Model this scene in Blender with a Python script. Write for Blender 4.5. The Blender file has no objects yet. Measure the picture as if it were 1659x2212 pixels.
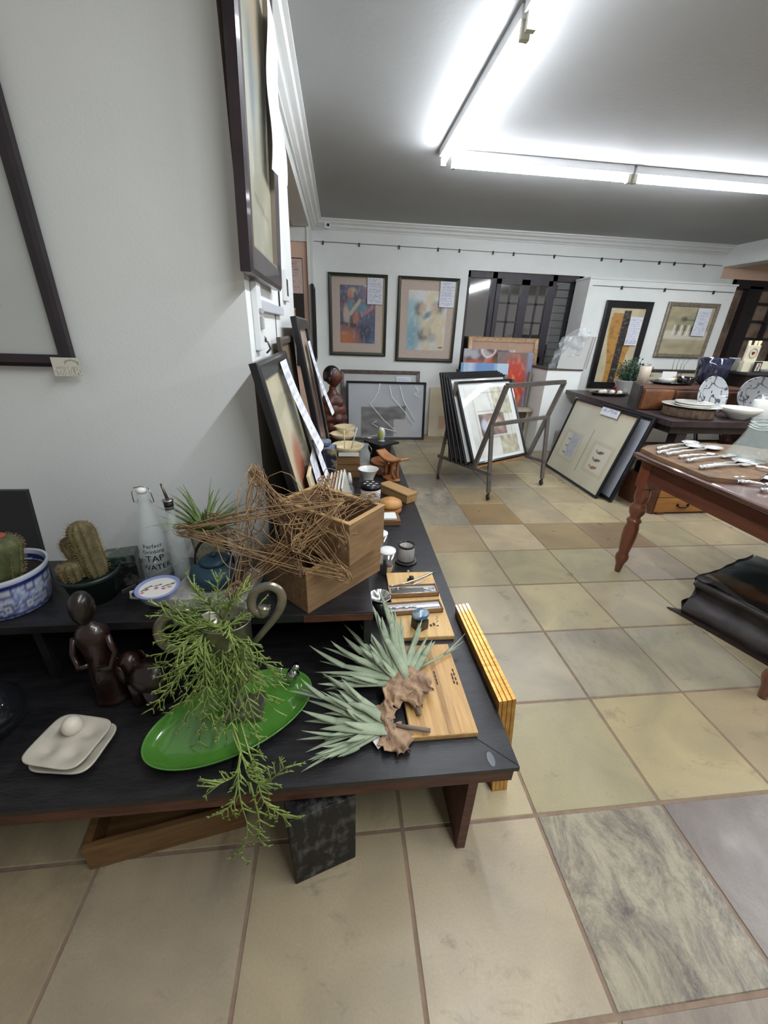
import bpy, bmesh, math, random
from mathutils import Vector, Matrix, noise
PI = math.pi
C = bpy.context.scene.collection
sc = bpy.context.scene
# ---------------------------------------------------------------- camera
F_PX = 852.39
CAM = Vector((-0.589, -0.262, 1.352))
RX = Vector((0.99402, -0.10411, 0.03335)); RD = Vector((-0.01348, -0.42003, -0.90741)); RF = Vector((0.10848, 0.90153, -0.41892))
RX.normalize(); RF = (RF - RX * RF.dot(RX)).normalized(); RD = RF.cross(RX).normalized()
cd = bpy.data.cameras.new('camera'); cam = bpy.data.objects.new('camera', cd); C.objects.link(cam)
cd.sensor_fit = 'HORIZONTAL'; cd.sensor_width = 36; cd.lens = F_PX / 1659 * 36; cd.clip_start = 0.02; cd.clip_end = 60
mw = Matrix.Identity(4)
for i in range(3):
    mw[i][0] = RX[i]; mw[i][1] = -RD[i]; mw[i][2] = -RF[i]; mw[i][3] = CAM[i]
cam.matrix_world = mw
sc.camera = cam
# ---------------------------------------------------------------- light level
sc.view_settings.view_transform = 'Standard'; sc.view_settings.look = 'None'
sc.view_settings.gamma = 1; sc.view_settings.use_curve_mapping = False
sc.view_settings.exposure = 0.75
w = bpy.data.worlds.new('world'); sc.world = w; w.use_nodes = True
w.node_tree.nodes['Background'].inputs[0].default_value = (1.0, 0.97, 0.93, 1)
w.node_tree.nodes['Background'].inputs[1].default_value = 0.20
TUBE_STRENGTH = 42.0
def area(name, loc, size, power, rot, col=(1, 1, 1)):
    l = bpy.data.lights.new(name, 'AREA'); l.shape = 'RECTANGLE'; l.size = size[0]; l.size_y = size[1]; l.energy = power; l.color = col
    o = bpy.data.objects.new(name, l); C.objects.link(o); o.location = loc; o.rotation_euler = rot; return o
# the rest of the shop: the rows of tubes over the part of the room right of and behind the camera, the side room's lamp
area('shop_tube_row_light', (2.9, 0.6, 2.40), (0.2, 3.5), 70, (0, 0, 0), (0.93, 0.97, 1.0))
area('shop_tube_near_light', (0.135, -0.45, 2.40), (0.06, 1.6), 25, (0, 0, 0), (0.95, 0.98, 1.0))
area('shop_tube_far_light', (3.6, 3.2, 2.40), (0.2, 1.5), 15, (0, 0, 0), (0.93, 0.97, 1.0))
area('side_room_light', (-2.2, 6.5, 2.25), (0.8, 0.8), 80, (0, 0, 0), (1.0, 0.62, 0.42))
area('next_room_light', (6.2, 4.6, 2.5), (0.9, 0.9), 26, (0, 0, 0), (1.0, 0.72, 0.55))

# ---------------------------------------------------------------- helpers
def at(px, py, ax, val):
    """point of the room seen at a photograph pixel, on the plane axis = val"""
    d = RX * ((px - 829.5) / F_PX) + RD * ((py - 1106) / F_PX) + RF
    return CAM + d * ((val - CAM[ax]) / d[ax])
def hgt(b, px, py):
    """height of a point straight above b seen at a pixel"""
    d = RX * ((px - 829.5) / F_PX) + RD * ((py - 1106) / F_PX) + RF
    t = ((b.x - CAM.x) * d.x + (b.y - CAM.y) * d.y) / (d.x * d.x + d.y * d.y)
    return CAM.z + t * d.z
def lin(c): return tuple(((x / 12.92) if x <= .04045 else ((x + .055) / 1.055) ** 2.4) for x in c[:3])
def hexc(h):
    h = h.lstrip('#'); return lin([int(h[i:i + 2], 16) / 255 for i in (0, 2, 4)])
MATS = {}
def mat(name, col='#808080', rough=.6, metal=0., var=0., vs=8., vstretch=(1, 1, 1), col2=None, bump=0., bs=60., trans=0., emit=0., coat=0., ior=1.45, spec=.5, alpha=1., detail=4., lo=.35, hi=.65, wave=None, sheen=0.):
    if name in MATS: return MATS[name]
    m = bpy.data.materials.new(name); m.use_nodes = True; nt = m.node_tree; N = nt.nodes; L = nt.links
    b = N['Principled BSDF']; c = hexc(col)
    b.inputs['Base Color'].default_value = (*c, 1); b.inputs['Roughness'].default_value = rough; b.inputs['Metallic'].default_value = metal
    b.inputs['Transmission Weight'].default_value = trans; b.inputs['IOR'].default_value = ior; b.inputs['Coat Weight'].default_value = coat
    b.inputs['Coat Roughness'].default_value = .06; b.inputs['Specular IOR Level'].default_value = spec; b.inputs['Alpha'].default_value = alpha
    if sheen: b.inputs['Sheen Weight'].default_value = sheen
    if emit: b.inputs['Emission Color'].default_value = (*c, 1); b.inputs['Emission Strength'].default_value = emit
    tc = None
    if col2 or var or bump:
        tc = N.new('ShaderNodeTexCoord'); mp = N.new('ShaderNodeMapping'); L.new(tc.outputs['Object'], mp.inputs[0]); mp.inputs['Scale'].default_value = vstretch
    if col2 or var:
        n = N.new('ShaderNodeTexNoise'); n.inputs['Scale'].default_value = vs; n.inputs['Detail'].default_value = detail; n.inputs['Roughness'].default_value = .6
        L.new(mp.outputs[0], n.inputs[0]); r = N.new('ShaderNodeValToRGB'); L.new(n.outputs[0], r.inputs[0])
        c2 = hexc(col2) if col2 else tuple(min(1, x * (1 + var)) for x in c); c1 = c if col2 else tuple(x * (1 - var) for x in c)
        r.color_ramp.elements[0].position = lo; r.color_ramp.elements[1].position = hi
        r.color_ramp.elements[0].color = (*c1, 1); r.color_ramp.elements[1].color = (*c2, 1)
        L.new(r.outputs[0], b.inputs['Base Color'])
    if bump:
        n2 = N.new('ShaderNodeTexNoise'); n2.inputs['Scale'].default_value = bs; n2.inputs['Detail'].default_value = 4; L.new(mp.outputs[0], n2.inputs[0])
        bp = N.new('ShaderNodeBump'); bp.inputs['Strength'].default_value = bump; bp.inputs['Distance'].default_value = .004; L.new(n2.outputs[0], bp.inputs['Height']); L.new(bp.outputs[0], b.inputs['Normal'])
    MATS[name] = m; return m
def wood(name, c1, c2, axis=0, scale=14, rough=.5, coat=0., bump=.15):
    s = [7, 7, 7]; s[axis] = .7
    return mat(name, c1, rough, col2=c2, vs=scale, vstretch=tuple(s), detail=6, lo=.3, hi=.7, coat=coat, bump=bump, bs=scale * 2)
def vcmat(name, rough=.6, coat=0., spec=.5, bump=0.):
    if name in MATS: return MATS[name]
    m = bpy.data.materials.new(name); m.use_nodes = True; nt = m.node_tree; b = nt.nodes['Principled BSDF']
    a = nt.nodes.new('ShaderNodeAttribute'); a.attribute_name = 'Col'; nt.links.new(a.outputs[0], b.inputs['Base Color'])
    b.inputs['Roughness'].default_value = rough; b.inputs['Coat Weight'].default_value = coat; b.inputs['Coat Roughness'].default_value = .03; b.inputs['Specular IOR Level'].default_value = spec
    if bump:
        t = nt.nodes.new('ShaderNodeTexCoord'); n = nt.nodes.new('ShaderNodeTexNoise'); n.inputs['Scale'].default_value = 120; nt.links.new(t.outputs['Object'], n.inputs[0])
        bp = nt.nodes.new('ShaderNodeBump'); bp.inputs['Strength'].default_value = bump; bp.inputs['Distance'].default_value = .003; nt.links.new(n.outputs[0], bp.inputs['Height']); nt.links.new(bp.outputs[0], b.inputs['Normal'])
    MATS[name] = m; return m

class MB:
    """collects vertices and faces, then links them as ONE mesh object"""
    def __init__(s): s.v = []; s.f = []; s.smooth = []; s.M = Matrix.Identity(4)
    def add(s, vs, fs, smooth=False):
        b = len(s.v); s.v += [s.M @ Vector(p) for p in vs]; s.f += [[i + b for i in f] for f in fs]; s.smooth += [smooth] * len(fs); return s
    def box(s, x0, y0, z0, x1, y1, z1, bev=0.):
        if x0 > x1: x0, x1 = x1, x0
        if y0 > y1: y0, y1 = y1, y0
        if z0 > z1: z0, z1 = z1, z0
        if bev <= 0:
            s.add([(x0, y0, z0), (x1, y0, z0), (x1, y1, z0), (x0, y1, z0), (x0, y0, z1), (x1, y0, z1), (x1, y1, z1), (x0, y1, z1)],
                  [(3, 2, 1, 0), (4, 5, 6, 7), (0, 1, 5, 4), (1, 2, 6, 5), (2, 3, 7, 6), (3, 0, 4, 7)])
        else:
            bm = bmesh.new(); bmesh.ops.create_cube(bm, size=1)
            for v in bm.verts: v.co = Vector(((x0 + x1) / 2 + v.co.x * (x1 - x0), (y0 + y1) / 2 + v.co.y * (y1 - y0), (z0 + z1) / 2 + v.co.z * (z1 - z0)))
            bmesh.ops.bevel(bm, geom=list(bm.edges), offset=min(bev, .45 * min(x1 - x0, y1 - y0, z1 - z0)), segments=2, affect='EDGES', profile=.6)
            s.bm(bm)
        return s
    def bm(s, bm, smooth=False):
        bm.verts.index_update(); s.add([v.co.copy() for v in bm.verts], [[v.index for v in f.verts] for f in bm.faces], smooth); bm.free(); return s
    def prism(s, pts, z0, z1, smooth=False):
        n = len(pts); a = sum(pts[i][0] * pts[(i + 1) % n][1] - pts[(i + 1) % n][0] * pts[i][1] for i in range(n))
        if a < 0: pts = pts[::-1]
        s.add([(p[0], p[1], z0) for p in pts] + [(p[0], p[1], z1) for p in pts], [list(range(n))[::-1], list(range(n, 2 * n))])
        s.add([(p[0], p[1], z0) for p in pts] + [(p[0], p[1], z1) for p in pts], [(i, (i + 1) % n, n + (i + 1) % n, n + i) for i in range(n)], smooth); return s
    def lathe(s, prof, seg=32, cx=0, cy=0, smooth=True, sx=1., sy=1., z=0.):
        """prof: list of (r, z); closed at the ends when r == 0"""
        vs = []; fs = []
        for r, h in prof:
            for k in range(seg):
                a = 2 * PI * k / seg; vs.append((cx + r * math.cos(a) * sx, cy + r * math.sin(a) * sy, h + z))
        for i in range(len(prof) - 1):
            for k in range(seg):
                a, b = i * seg + k, i * seg + (k + 1) % seg; fs.append((a, b, b + seg, a + seg))
        s.add(vs, fs, smooth)
        return s
    def tube(s, pts, r, seg=8, smooth=True, flat=1.):
        pts = [Vector(p) for p in pts]; n = len(pts)
        rs = r if isinstance(r, (list, tuple)) else [r] * n
        vs = []; up = None
        for i, p in enumerate(pts):
            t = (pts[min(i + 1, n - 1)] - pts[max(i - 1, 0)])
            t = t.normalized() if t.length > 1e-9 else Vector((0, 0, 1))
            if up is None: up = Vector((0, 0, 1)) if abs(t.z) < .9 else Vector((1, 0, 0))
            a = t.cross(up); a = a.normalized() if a.length > 1e-6 else Vector((1, 0, 0)); b = a.cross(t).normalized(); up = b
            for k in range(seg):
                an = 2 * PI * k / seg; vs.append(p + a * math.cos(an) * rs[i] + b * math.sin(an) * rs[i] * flat)
        fs = [(i * seg + k, i * seg + (k + 1) % seg, (i + 1) * seg + (k + 1) % seg, (i + 1) * seg + k) for i in range(n - 1) for k in range(seg)]
        fs += [list(range(seg))[::-1], [(n - 1) * seg + k for k in range(seg)]]
        return s.add(vs, fs, smooth)
    def bar(s, a, b, w, h=None, up=(0, 0, 1)):
        """square-section bar between two points"""
        a = Vector(a); b = Vector(b); h = h or w; t = (b - a).normalized(); up = Vector(up)
        if abs(t.dot(up)) > .98: up = Vector((1, 0, 0))
        x = t.cross(up).normalized() * w / 2; y = x.cross(t).normalized() * h / 2
        return s.add([a - x - y, a + x - y, a + x + y, a - x + y, b - x - y, b + x - y, b + x + y, b - x + y], [(3, 2, 1, 0), (4, 5, 6, 7), (0, 1, 5, 4), (1, 2, 6, 5), (2, 3, 7, 6), (3, 0, 4, 7)])
    def ball(s, c, r, seg=16, sc_=(1, 1, 1), rings=None):
        bm = bmesh.new(); bmesh.ops.create_uvsphere(bm, u_segments=seg, v_segments=rings or seg // 2 + 2, radius=1)
        for v in bm.verts: v.co = Vector((c[0] + v.co.x * r * sc_[0], c[1] + v.co.y * r * sc_[1], c[2] + v.co.z * r * sc_[2]))
        return s.bm(bm, True)
    def grid(s, fn, nu, nv, smooth=True, flip=False):
        vs = [fn(i / nu, j / nv) for j in range(nv + 1) for i in range(nu + 1)]
        fs = [(j * (nu + 1) + i, j * (nu + 1) + i + 1, (j + 1) * (nu + 1) + i + 1, (j + 1) * (nu + 1) + i) for j in range(nv) for i in range(nu)]
        if flip: fs = [f[::-1] for f in fs]
        return s.add(vs, fs, smooth)
    def build(s, name, m, parent=None, colfn=None):
        me = bpy.data.meshes.new(name); me.from_pydata([tuple(v) for v in s.v], [], s.f); me.update()
        me.polygons.foreach_set('use_smooth', s.smooth)
        if colfn:
            a = me.color_attributes.new('Col', 'FLOAT_COLOR', 'POINT')
            for i, v in enumerate(me.vertices): a.data[i].color = (*colfn(v.co), 1)
        o = bpy.data.objects.new(name, me); C.objects.link(o)
        if m: me.materials.append(m)
        if parent is not None: o.parent = parent
        return o
def displace(o, amt, scale, seed=0):
    for v in o.data.vertices:
        n = noise.noise_vector(v.co * scale + Vector((seed, seed * 2, 0))); v.co += n * amt
    return o
def solid(o, t, off=-1):
    md = o.modifiers.new('s', 'SOLIDIFY'); md.thickness = t; md.offset = off; return o
def sub(o, lv=1):
    md = o.modifiers.new('sub', 'SUBSURF'); md.levels = lv; md.render_levels = lv; return o
def tag(o, label, cat, group=None, kind=None):
    o['label'] = label; o['category'] = cat
    if group: o['group'] = group
    if kind: o['kind'] = kind
    return o
def thing(name, label, cat, loc=(0, 0, 0), rz=0., group=None, basis=None):
    o = bpy.data.objects.new(name, None); C.objects.link(o); o.empty_display_size = .05
    if basis:
        u, v = basis; u = Vector(u).normalized(); v = Vector(v); v = (v - u * v.dot(u)).normalized(); n = u.cross(v)
        M = Matrix.Identity(4)
        for i in range(3): M[i][0] = u[i]; M[i][1] = v[i]; M[i][2] = n[i]; M[i][3] = Vector(loc)[i]
        o.matrix_world = M
    else:
        o.location = loc; o.rotation_euler = (0, 0, rz)
    return tag(o, label, cat, group)
def struct(o, label=None, cat=None):
    o['kind'] = 'structure'
    if label: o['label'] = label
    if cat: o['category'] = cat
    return o
def dup(o, parent=None):
    c = o.copy(); C.objects.link(c)
    if parent is not None: c.parent = parent
    for ch in [k for k in C.objects if k.parent == o]: dup(ch, c)
    return c
def text_mesh(body, size, m, parent, name='lettering', ext=.0004, loc=(0, 0, 0), rot=(0, 0, 0), align='CENTER'):
    cu = bpy.data.curves.new('t', 'FONT'); cu.body = body; cu.size = size; cu.extrude = ext; cu.align_x = align; cu.align_y = 'CENTER'; cu.resolution_u = 2
    to = bpy.data.objects.new('t', cu); C.objects.link(to); dg = bpy.context.evaluated_depsgraph_get()
    me = bpy.data.meshes.new_from_object(to.evaluated_get(dg)); bpy.data.objects.remove(to)
    me.materials.clear(); me.materials.append(m); o = bpy.data.objects.new(name, me); C.objects.link(o)
    if parent is not None: o.parent = parent
    o.location = loc; o.rotation_euler = rot; return o
def N2(x, y, s=0.): return noise.noise(Vector((x, y, s)))
def mix(a, b, t): t = max(0, min(1, t)); return tuple(a[i] * (1 - t) + b[i] * t for i in range(3))
def sstep(a, b, x): t = max(0, min(1, (x - a) / (b - a))); return t * t * (3 - 2 * t)
def art(name, w, h, fn, z, parent, nx=40, ny=None, x0=0., y0=0., m=None):
    """a painted sheet: fn(u, v) gives the paint colour, u to the right and v up, 0..1"""
    ny = ny or max(2, int(nx * h / w)); mb = MB(); mb.grid(lambda u, v: (x0 + u * w, y0 + v * h, z), nx, ny, False)
    o = mb.build(name, m or vcmat('painted_sheet', .35, coat=.35), parent, lambda co: fn((co.x - x0) / w, (co.y - y0) / h)); return o
def notes_fn(seed, base='#d9dbe4', ink='#8a90a8', rows=14, head=True):
    b = hexc(base); k = hexc(ink)
    def fn(u, v):
        r = v * rows; fr = r - math.floor(r); row = math.floor(r)
        if .08 < u < .92 and .06 < v < .94 and fr < .45:
            ln = .55 + .4 * N2(row * 3.7, seed)
            if u < ln + .3 and N2(u * 28, row * 5.1, seed) > -.08: return mix(b, k, .75)
        return b
    return fn
def frame_thing(name, label, loc, u, v, w, h, bw, depth, fm, mount=None, mw_=0., artfn=None, cat='picture', group=None, note=None, nx=40, back='#3a3a38', bwb=None, artbox=None, edge=None, hook=False, glass=True):
    """framed picture; loc is its lower left corner (back face), u to the right, v upwards"""
    t = thing(name, label, cat, loc, group=group, basis=(u, v)); bb = bwb or bw
    mb = MB()
    O = [(0, 0), (w, 0), (w, h), (0, h)]; I = [(bw, bb), (w - bw, bb), (w - bw, h - bw), (bw, h - bw)]
    e = min(bw * .35, .012)
    O2 = [(e, e), (w - e, e), (w - e, h - e), (e, h - e)]
    rings = [[(p[0], p[1], 0) for p in O], [(p[0], p[1], depth * .8) for p in O], [(p[0], p[1], depth) for p in O2], [(p[0], p[1], depth * .82) for p in I], [(p[0], p[1], depth * .25) for p in I]]
    vs = [p for r in rings for p in r]
    fs = [(i * 4 + k, i * 4 + (k + 1) % 4, (i + 1) * 4 + (k + 1) % 4, (i + 1) * 4 + k) for i in range(4) for k in range(4)]
    mb.add(vs, fs).build('frame', fm, t)
    MB().box(bw * .6, bb * .6, .002, w - bw * .6, h - bw * .6, depth * .22).build('backing', mat('frame_backing', '#6b5c48', .8), t)
    zc = depth * .3
    if mount: MB().box(bw * .8, bb * .8, depth * .22, w - bw * .8, h - bw * .8, zc).build('mount', mount, t)
    if artfn:
        ab = artbox or (bw + mw_, bb + mw_, w - bw - mw_, h - bw - mw_)
        art('print', ab[2] - ab[0], ab[3] - ab[1], artfn, zc + .0015, t, nx, x0=ab[0], y0=ab[1])
    if edge:  # a thin inner moulding
        e0 = MB(); q = .006
        for (a, b2, c, d) in ((bw, bb, w - bw, bb + q), (bw, h - bw - q, w - bw, h - bw), (bw, bb, bw + q, h - bw), (w - bw - q, bb, w - bw, h - bw)): e0.box(a, b2, zc, c, d, depth * .8)
        e0.build('inner_moulding', edge, t)
    if note:
        nx0, ny0, nw, nh = note[:4]
        art('price_note', nw, nh, notes_fn(note[4] if len(note) > 4 else 1), depth + .003, t, 22, x0=nx0, y0=ny0, m=vcmat('note_paper', .8))
    return t
# ---------------------------------------------------------------- setting
XL, YN, YB, ZC = -0.88, 1.20, 5.30, 2.475
wallm = mat('wall_paint', '#e6eae9', .72, var=.02, vs=2.5, bump=.10, bs=90)
wallw = mat('wall_paint_bright', '#e4e7e4', .7, var=.03, vs=3, bump=.15, bs=60)
peach = mat('peach_wall_paint', '#dfbfa8', .8, var=.04, vs=3)
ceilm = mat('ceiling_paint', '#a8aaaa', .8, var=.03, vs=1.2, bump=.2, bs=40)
corn = mat('cornice_paint', '#e0e2e0', .6, var=.02, vs=5)
grout = mat('floor_grout', '#7d6a5a', .9, var=.15, vs=20, bump=.3)
# floor: every tile a slightly raised slab over the grout bed
def floor_mat():
    m = bpy.data.materials.new('sandstone_tile'); m.use_nodes = True; nt = m.node_tree; N = nt.nodes; L = nt.links; b = N['Principled BSDF']
    a = N.new('ShaderNodeAttribute'); a.attribute_name = 'Col'; k = N.new('ShaderNodeAttribute'); k.attribute_name = 'Stain'
    tc = N.new('ShaderNodeTexCoord')
    def noi(sc_, det, rough=.6, dist=0., stretch=(1, 1, 1)):
        mp = N.new('ShaderNodeMapping'); mp.inputs['Scale'].default_value = stretch; L.new(tc.outputs['Object'], mp.inputs[0])
        n = N.new('ShaderNodeTexNoise'); n.inputs['Scale'].default_value = sc_; n.inputs['Detail'].default_value = det; n.inputs['Roughness'].default_value = rough; n.inputs['Distortion'].default_value = dist; L.new(mp.outputs[0], n.inputs[0]); return n
    def ramp(n, lo, hi, c0=(0, 0, 0, 1), c1=(1, 1, 1, 1)):
        r = N.new('ShaderNodeValToRGB'); r.color_ramp.elements[0].position = lo; r.color_ramp.elements[1].position = hi; r.color_ramp.elements[0].color = c0; r.color_ramp.elements[1].color = c1; L.new(n.outputs[0], r.inputs[0]); return r
    cloud = ramp(noi(3.2, 3, .5, 1.), .3, .7, (.80, .80, .82, 1), (1.12, 1.10, 1.04, 1))
    grain = ramp(noi(160, 3), .3, .7, (.93, .93, .93, 1), (1.05, 1.05, 1.05, 1))
    m1 = N.new('ShaderNodeMix'); m1.data_type = 'RGBA'; m1.blend_type = 'MULTIPLY'; m1.inputs[0].default_value = 1; L.new(a.outputs['Color'], m1.inputs[6]); L.new(cloud.outputs[0], m1.inputs[7])
    m2 = N.new('ShaderNodeMix'); m2.data_type = 'RGBA'; m2.blend_type = 'MULTIPLY'; m2.inputs[0].default_value = 1; L.new(m1.outputs[2], m2.inputs[6]); L.new(grain.outputs[0], m2.inputs[7])
    # scattered dirt everywhere, dark veins where the tile has them
    dirt = ramp(noi(7, 8, .72, .6, (1, 1.6, 1)), .575, .67); dv = N.new('ShaderNodeMath'); dv.operation = 'MULTIPLY'; L.new(dirt.outputs[0], dv.inputs[0]); dv.inputs[1].default_value = .38
    vein = ramp(noi(5.5, 12, .82, .5, (1.5, .8, 1)), .42, .61); vm = N.new('ShaderNodeMath'); vm.operation = 'MULTIPLY'; L.new(vein.outputs[0], vm.inputs[0]); L.new(k.outputs['Fac'], vm.inputs[1])
    ad = N.new('ShaderNodeMath'); ad.operation = 'MAXIMUM'; L.new(dv.outputs[0], ad.inputs[0]); L.new(vm.outputs[0], ad.inputs[1])
    m3 = N.new('ShaderNodeMix'); m3.data_type = 'RGBA'; L.new(ad.outputs[0], m3.inputs[0]); L.new(m2.outputs[2], m3.inputs[6]); m3.inputs[7].default_value = (*hexc('#564e4b'), 1)
    L.new(m3.outputs[2], b.inputs['Base Color'])
    rr = ramp(noi(5, 4), .3, .7, (.26, .26, .26, 1), (.46, .46, .46, 1)); L.new(rr.outputs[0], b.inputs['Roughness'])
    bp = N.new('ShaderNodeBump'); bp.inputs['Strength'].default_value = .25; bp.inputs['Distance'].default_value = .004; nb = noi(22, 5); L.new(nb.outputs[0], bp.inputs['Height']); L.new(bp.outputs[0], b.inputs['Normal'])
    b.inputs['Specular IOR Level'].default_value = .45
    return m
TX, TY = 0.42, 0.398
pal = ['#a59978', '#9c9076', '#948b71', '#a59978', '#9c8f6f', '#9f957e', '#998b71', '#a79c7f']
spec = {(1, 0): ('#7d756f', .35), (0, 0): ('#9c9580', 1.), (2, 0): ('#867e76', .6), (0, -1): ('#8d8173', .5), (1, 7): ('#907e5b', 0), (0, 7): ('#99917e', .95), (-1, 7): ('#98927f', .7), (-1, 6): ('#988f7a', .45),
        (2, 5): ('#877555', .15), (1, 5): ('#a4957a', 0), (0, 6): ('#8e8775', .5), (1, 6): ('#846f4e', 0), (0, 8): ('#857c6d', .3), (0, 5): ('#948368', .1), (3, 5): ('#806d54', .1), (0, 4): ('#988d72', 0), (-1, 9): ('#796f61', .1), (-1, 10): ('#706658', .1), (-2, 10): ('#756b5f', 0), (1, 2): ('#98907c', .3), (2, 2): ('#9e9783', .2), (1, 1): ('#a09474', 0), (0, 1): ('#999073', .0), (-1, 0): ('#a1957f', 0), (-2, 0): ('#978b73', 0), (0, 2): ('#99907e', .05), (2, 8): ('#918771', .1), (-3, 0): ('#968a76', 0), (1, 4): ('#948a6d', 0), (3, 4): ('#938776', 0)}
random.seed(5); fv = []; ff = []; fc = []; fst = []
g = .0045
for i in range(-9, 20):
    for j in range(-6, 16):
        c, st = spec.get((i, j), (random.choice(pal), random.choice([0, 0, 0, .1, .25])))
        c = hexc(c); x0, x1, y0, y1 = i * TX + g, (i + 1) * TX - g, j * TY + g, (j + 1) * TY - g
        if x0 < -2.9 or y1 > 7: continue
        b = len(fv); e = .002
        fv += [(x0, y0, -.003), (x1, y0, -.003), (x1, y1, -.003), (x0, y1, -.003), (x0 + e, y0 + e, 0), (x1 - e, y0 + e, 0), (x1 - e, y1 - e, 0), (x0 + e, y1 - e, 0)]
        ff += [(b + 4, b + 5, b + 6, b + 7), (b, b + 1, b + 5, b + 4), (b + 1, b + 2, b + 6, b + 5), (b + 2, b + 3, b + 7, b + 6), (b + 3, b, b + 4, b + 7)]
        fc += [c] * 8; fst += [st] * 8
me = bpy.data.meshes.new('floor'); me.from_pydata(fv, [], ff); a = me.color_attributes.new('Col', 'FLOAT_COLOR', 'POINT')
for i in range(len(fv)): a.data[i].color = (*fc[i], 1)
s_ = me.attributes.new('Stain', 'FLOAT', 'POINT')
for i in range(len(fv)): s_.data[i].value = fst[i]
me.materials.append(floor_mat()); fl = struct(bpy.data.objects.new('floor', me)); C.objects.link(fl)
struct(MB().box(-4.2, -2.6, -.12, 8.4, 7.4, -.0028).build('floor_grout_bed', grout)); bpy.data.objects['floor_grout_bed'].parent = fl
# ceiling and walls
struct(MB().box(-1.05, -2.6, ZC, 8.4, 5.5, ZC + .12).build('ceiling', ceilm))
DJ0, DJ1, ZH = 2.72, 4.62, 2.30           # doorway in the left wall: near jamb, far jamb, head height
wl = MB(); wl.box(XL, YN + .12, 0, XL - .17, DJ0, ZC); wl.box(XL, DJ0, ZH, XL - .17, DJ1 + .14, ZC); wl.box(XL, DJ1 + .14, 0, XL - .03, YB, ZC)
struct(wl.build('wall_left', wallw))
struct(MB().box(-4.2, YN, 0, XL, YN + .12, ZC).build('wall_near', wallm))
# the side room seen through the doorway
struct(MB().box(-4.2, 4.80, 0, XL - .03, 4.95, 2.42).build('wall_side_room_back', peach))
struct(MB().box(-4.2, 4.775, 2.17, XL - .005, 4.80, 2.30).build('trim_1', wallw))
struct(MB().box(-4.2, YN + .12, 2.30, XL - .17, 4.80, 2.42).build('ceiling_side_room', mat('tan_ceiling', '#b79c84', .8)))
# back wall with the window hole
WX0, WX1, WZ0, WZ1 = 1.03, 2.56, .90, 2.06
wb = MB(); wb.box(-1.05, YB, 0, WX0, YB + .15, ZC); wb.box(WX1, YB, 0, 4.46, YB + .15, ZC); wb.box(WX0, YB, WZ1, WX1, YB + .15, ZC); wb.box(WX0, YB, 0, WX1, YB + .15, WZ0)
struct(wb.build('wall_back', wallw))
struct(MB().box(4.46, YB, 2.12, 8.4, YB + .15, ZC).box(6.9, YB, 0, 8.4, YB + .15, 2.12).build('wall_back_right', peach))
struct(MB().box(8.25, -2.6, 0, 8.4, 5.3, ZC).build('wall_right', wallw))
# beam
struct(MB().box(4.44, 2.0, 2.25, 4.66, YB, ZC).build('trim_2', wallw), 'white beam dropping from the ceiling at the right', None)
# cornices: stepped profile
def cornice(name, along, p0, p1, base, sgn):
    prof = [(0, ZC), (.115, ZC), (.115, ZC - .014), (.095, ZC - .02), (.085, ZC - .035), (.06, ZC - .045), (.052, ZC - .05), (.045, ZC - .068), (.02, ZC - .082), (.016, ZC - .094), (0, ZC - .094)]
    mb = MB(); n = len(prof); vs = []
    for q in (p0, p1):
        for d, z in prof: vs.append((base + sgn * d, q, z) if along == 'y' else (q, base + sgn * d, z))
    mb.add(vs, [(i, (i + 1) % n, n + (i + 1) % n, n + i) for i in range(n)] + [list(range(n)), list(range(n, 2 * n))[::-1]]); return struct(mb.build(name, corn))
cornice('trim_3', 'y', YN, YB, XL, 1); cornice('trim_4', 'x', XL, 4.44, YB, -1)
# tall white boxing on the back wall with its cap line, low white plinth
BXF = 4.98
struct(MB().box(2.46, BXF, 0, 4.44, YB, 2.0).build('wall_boxing', wallw))
struct(MB().box(2.45, BXF - .012, 2.0, 4.45, YB, 2.02).build('trim_5', corn))
# black timber window in the back wall
blk = mat('black_timber', '#2c272f', .42, var=.2, vs=9); glassb = mat('dark_window_glass', '#1a1b1e', .05, spec=1., ior=2.3, coat=1.)
wd = struct(bpy.data.objects.new('window_1', None)); C.objects.link(wd); wd['label'] = 'black timber window in the back wall with small panes'
f = MB(); yf = YB + .03
f.box(WX0, yf, WZ1 - .07, WX1, yf + .09, WZ1); f.box(WX0, yf, WZ0, WX0 + .04, yf + .09, WZ1); f.box(WX1 - .05, yf, WZ0, WX1, yf + .09, WZ1); f.box(WX0, yf, WZ0, WX1, yf + .09, WZ0 + .06)
f.box(1.36, yf, WZ0, 1.42, yf + .09, WZ1); f.box(2.16, yf, WZ0, 2.22, yf + .09, WZ1); f.build('window_frame', blk, wd)
for k, (a_, b_) in enumerate(((1.42, 1.80), (1.80, 2.16))):
    s = MB(); y2 = yf - .02
    s.box(a_, y2, 1.0, a_ + .055, y2 + .05, 1.99); s.box(b_ - .055, y2, 1.0, b_, y2 + .05, 1.99); s.box(a_, y2, 1.93, b_, y2 + .05, 1.99); s.box(a_, y2, 1.0, b_, y2 + .05, 1.08)
    s.box((a_ + b_) / 2 - .011, y2 + .01, 1.0, (a_ + b_) / 2 + .011, y2 + .04, 1.99)
    for z in (1.72, 1.50, 1.28): s.box(a_, y2 + .01, z - .011, b_, y2 + .04, z + .011)
    sh = s.build('casement', blk, wd)
    MB().box(a_ + .03, y2 + .024, 1.04, b_ - .03, y2 + .028, 1.97).build('pane', glassb, sh)
MB().box(WX0 + .02, yf + .04, WZ0 + .03, 1.38, yf + .045, WZ1 - .05).build('pane', glassb, wd)
MB().box(2.2, yf + .04, WZ0 + .03, WX1 - .03, yf + .045, WZ1 - .05).build('pane', glassb, wd)
bars = MB()
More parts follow.
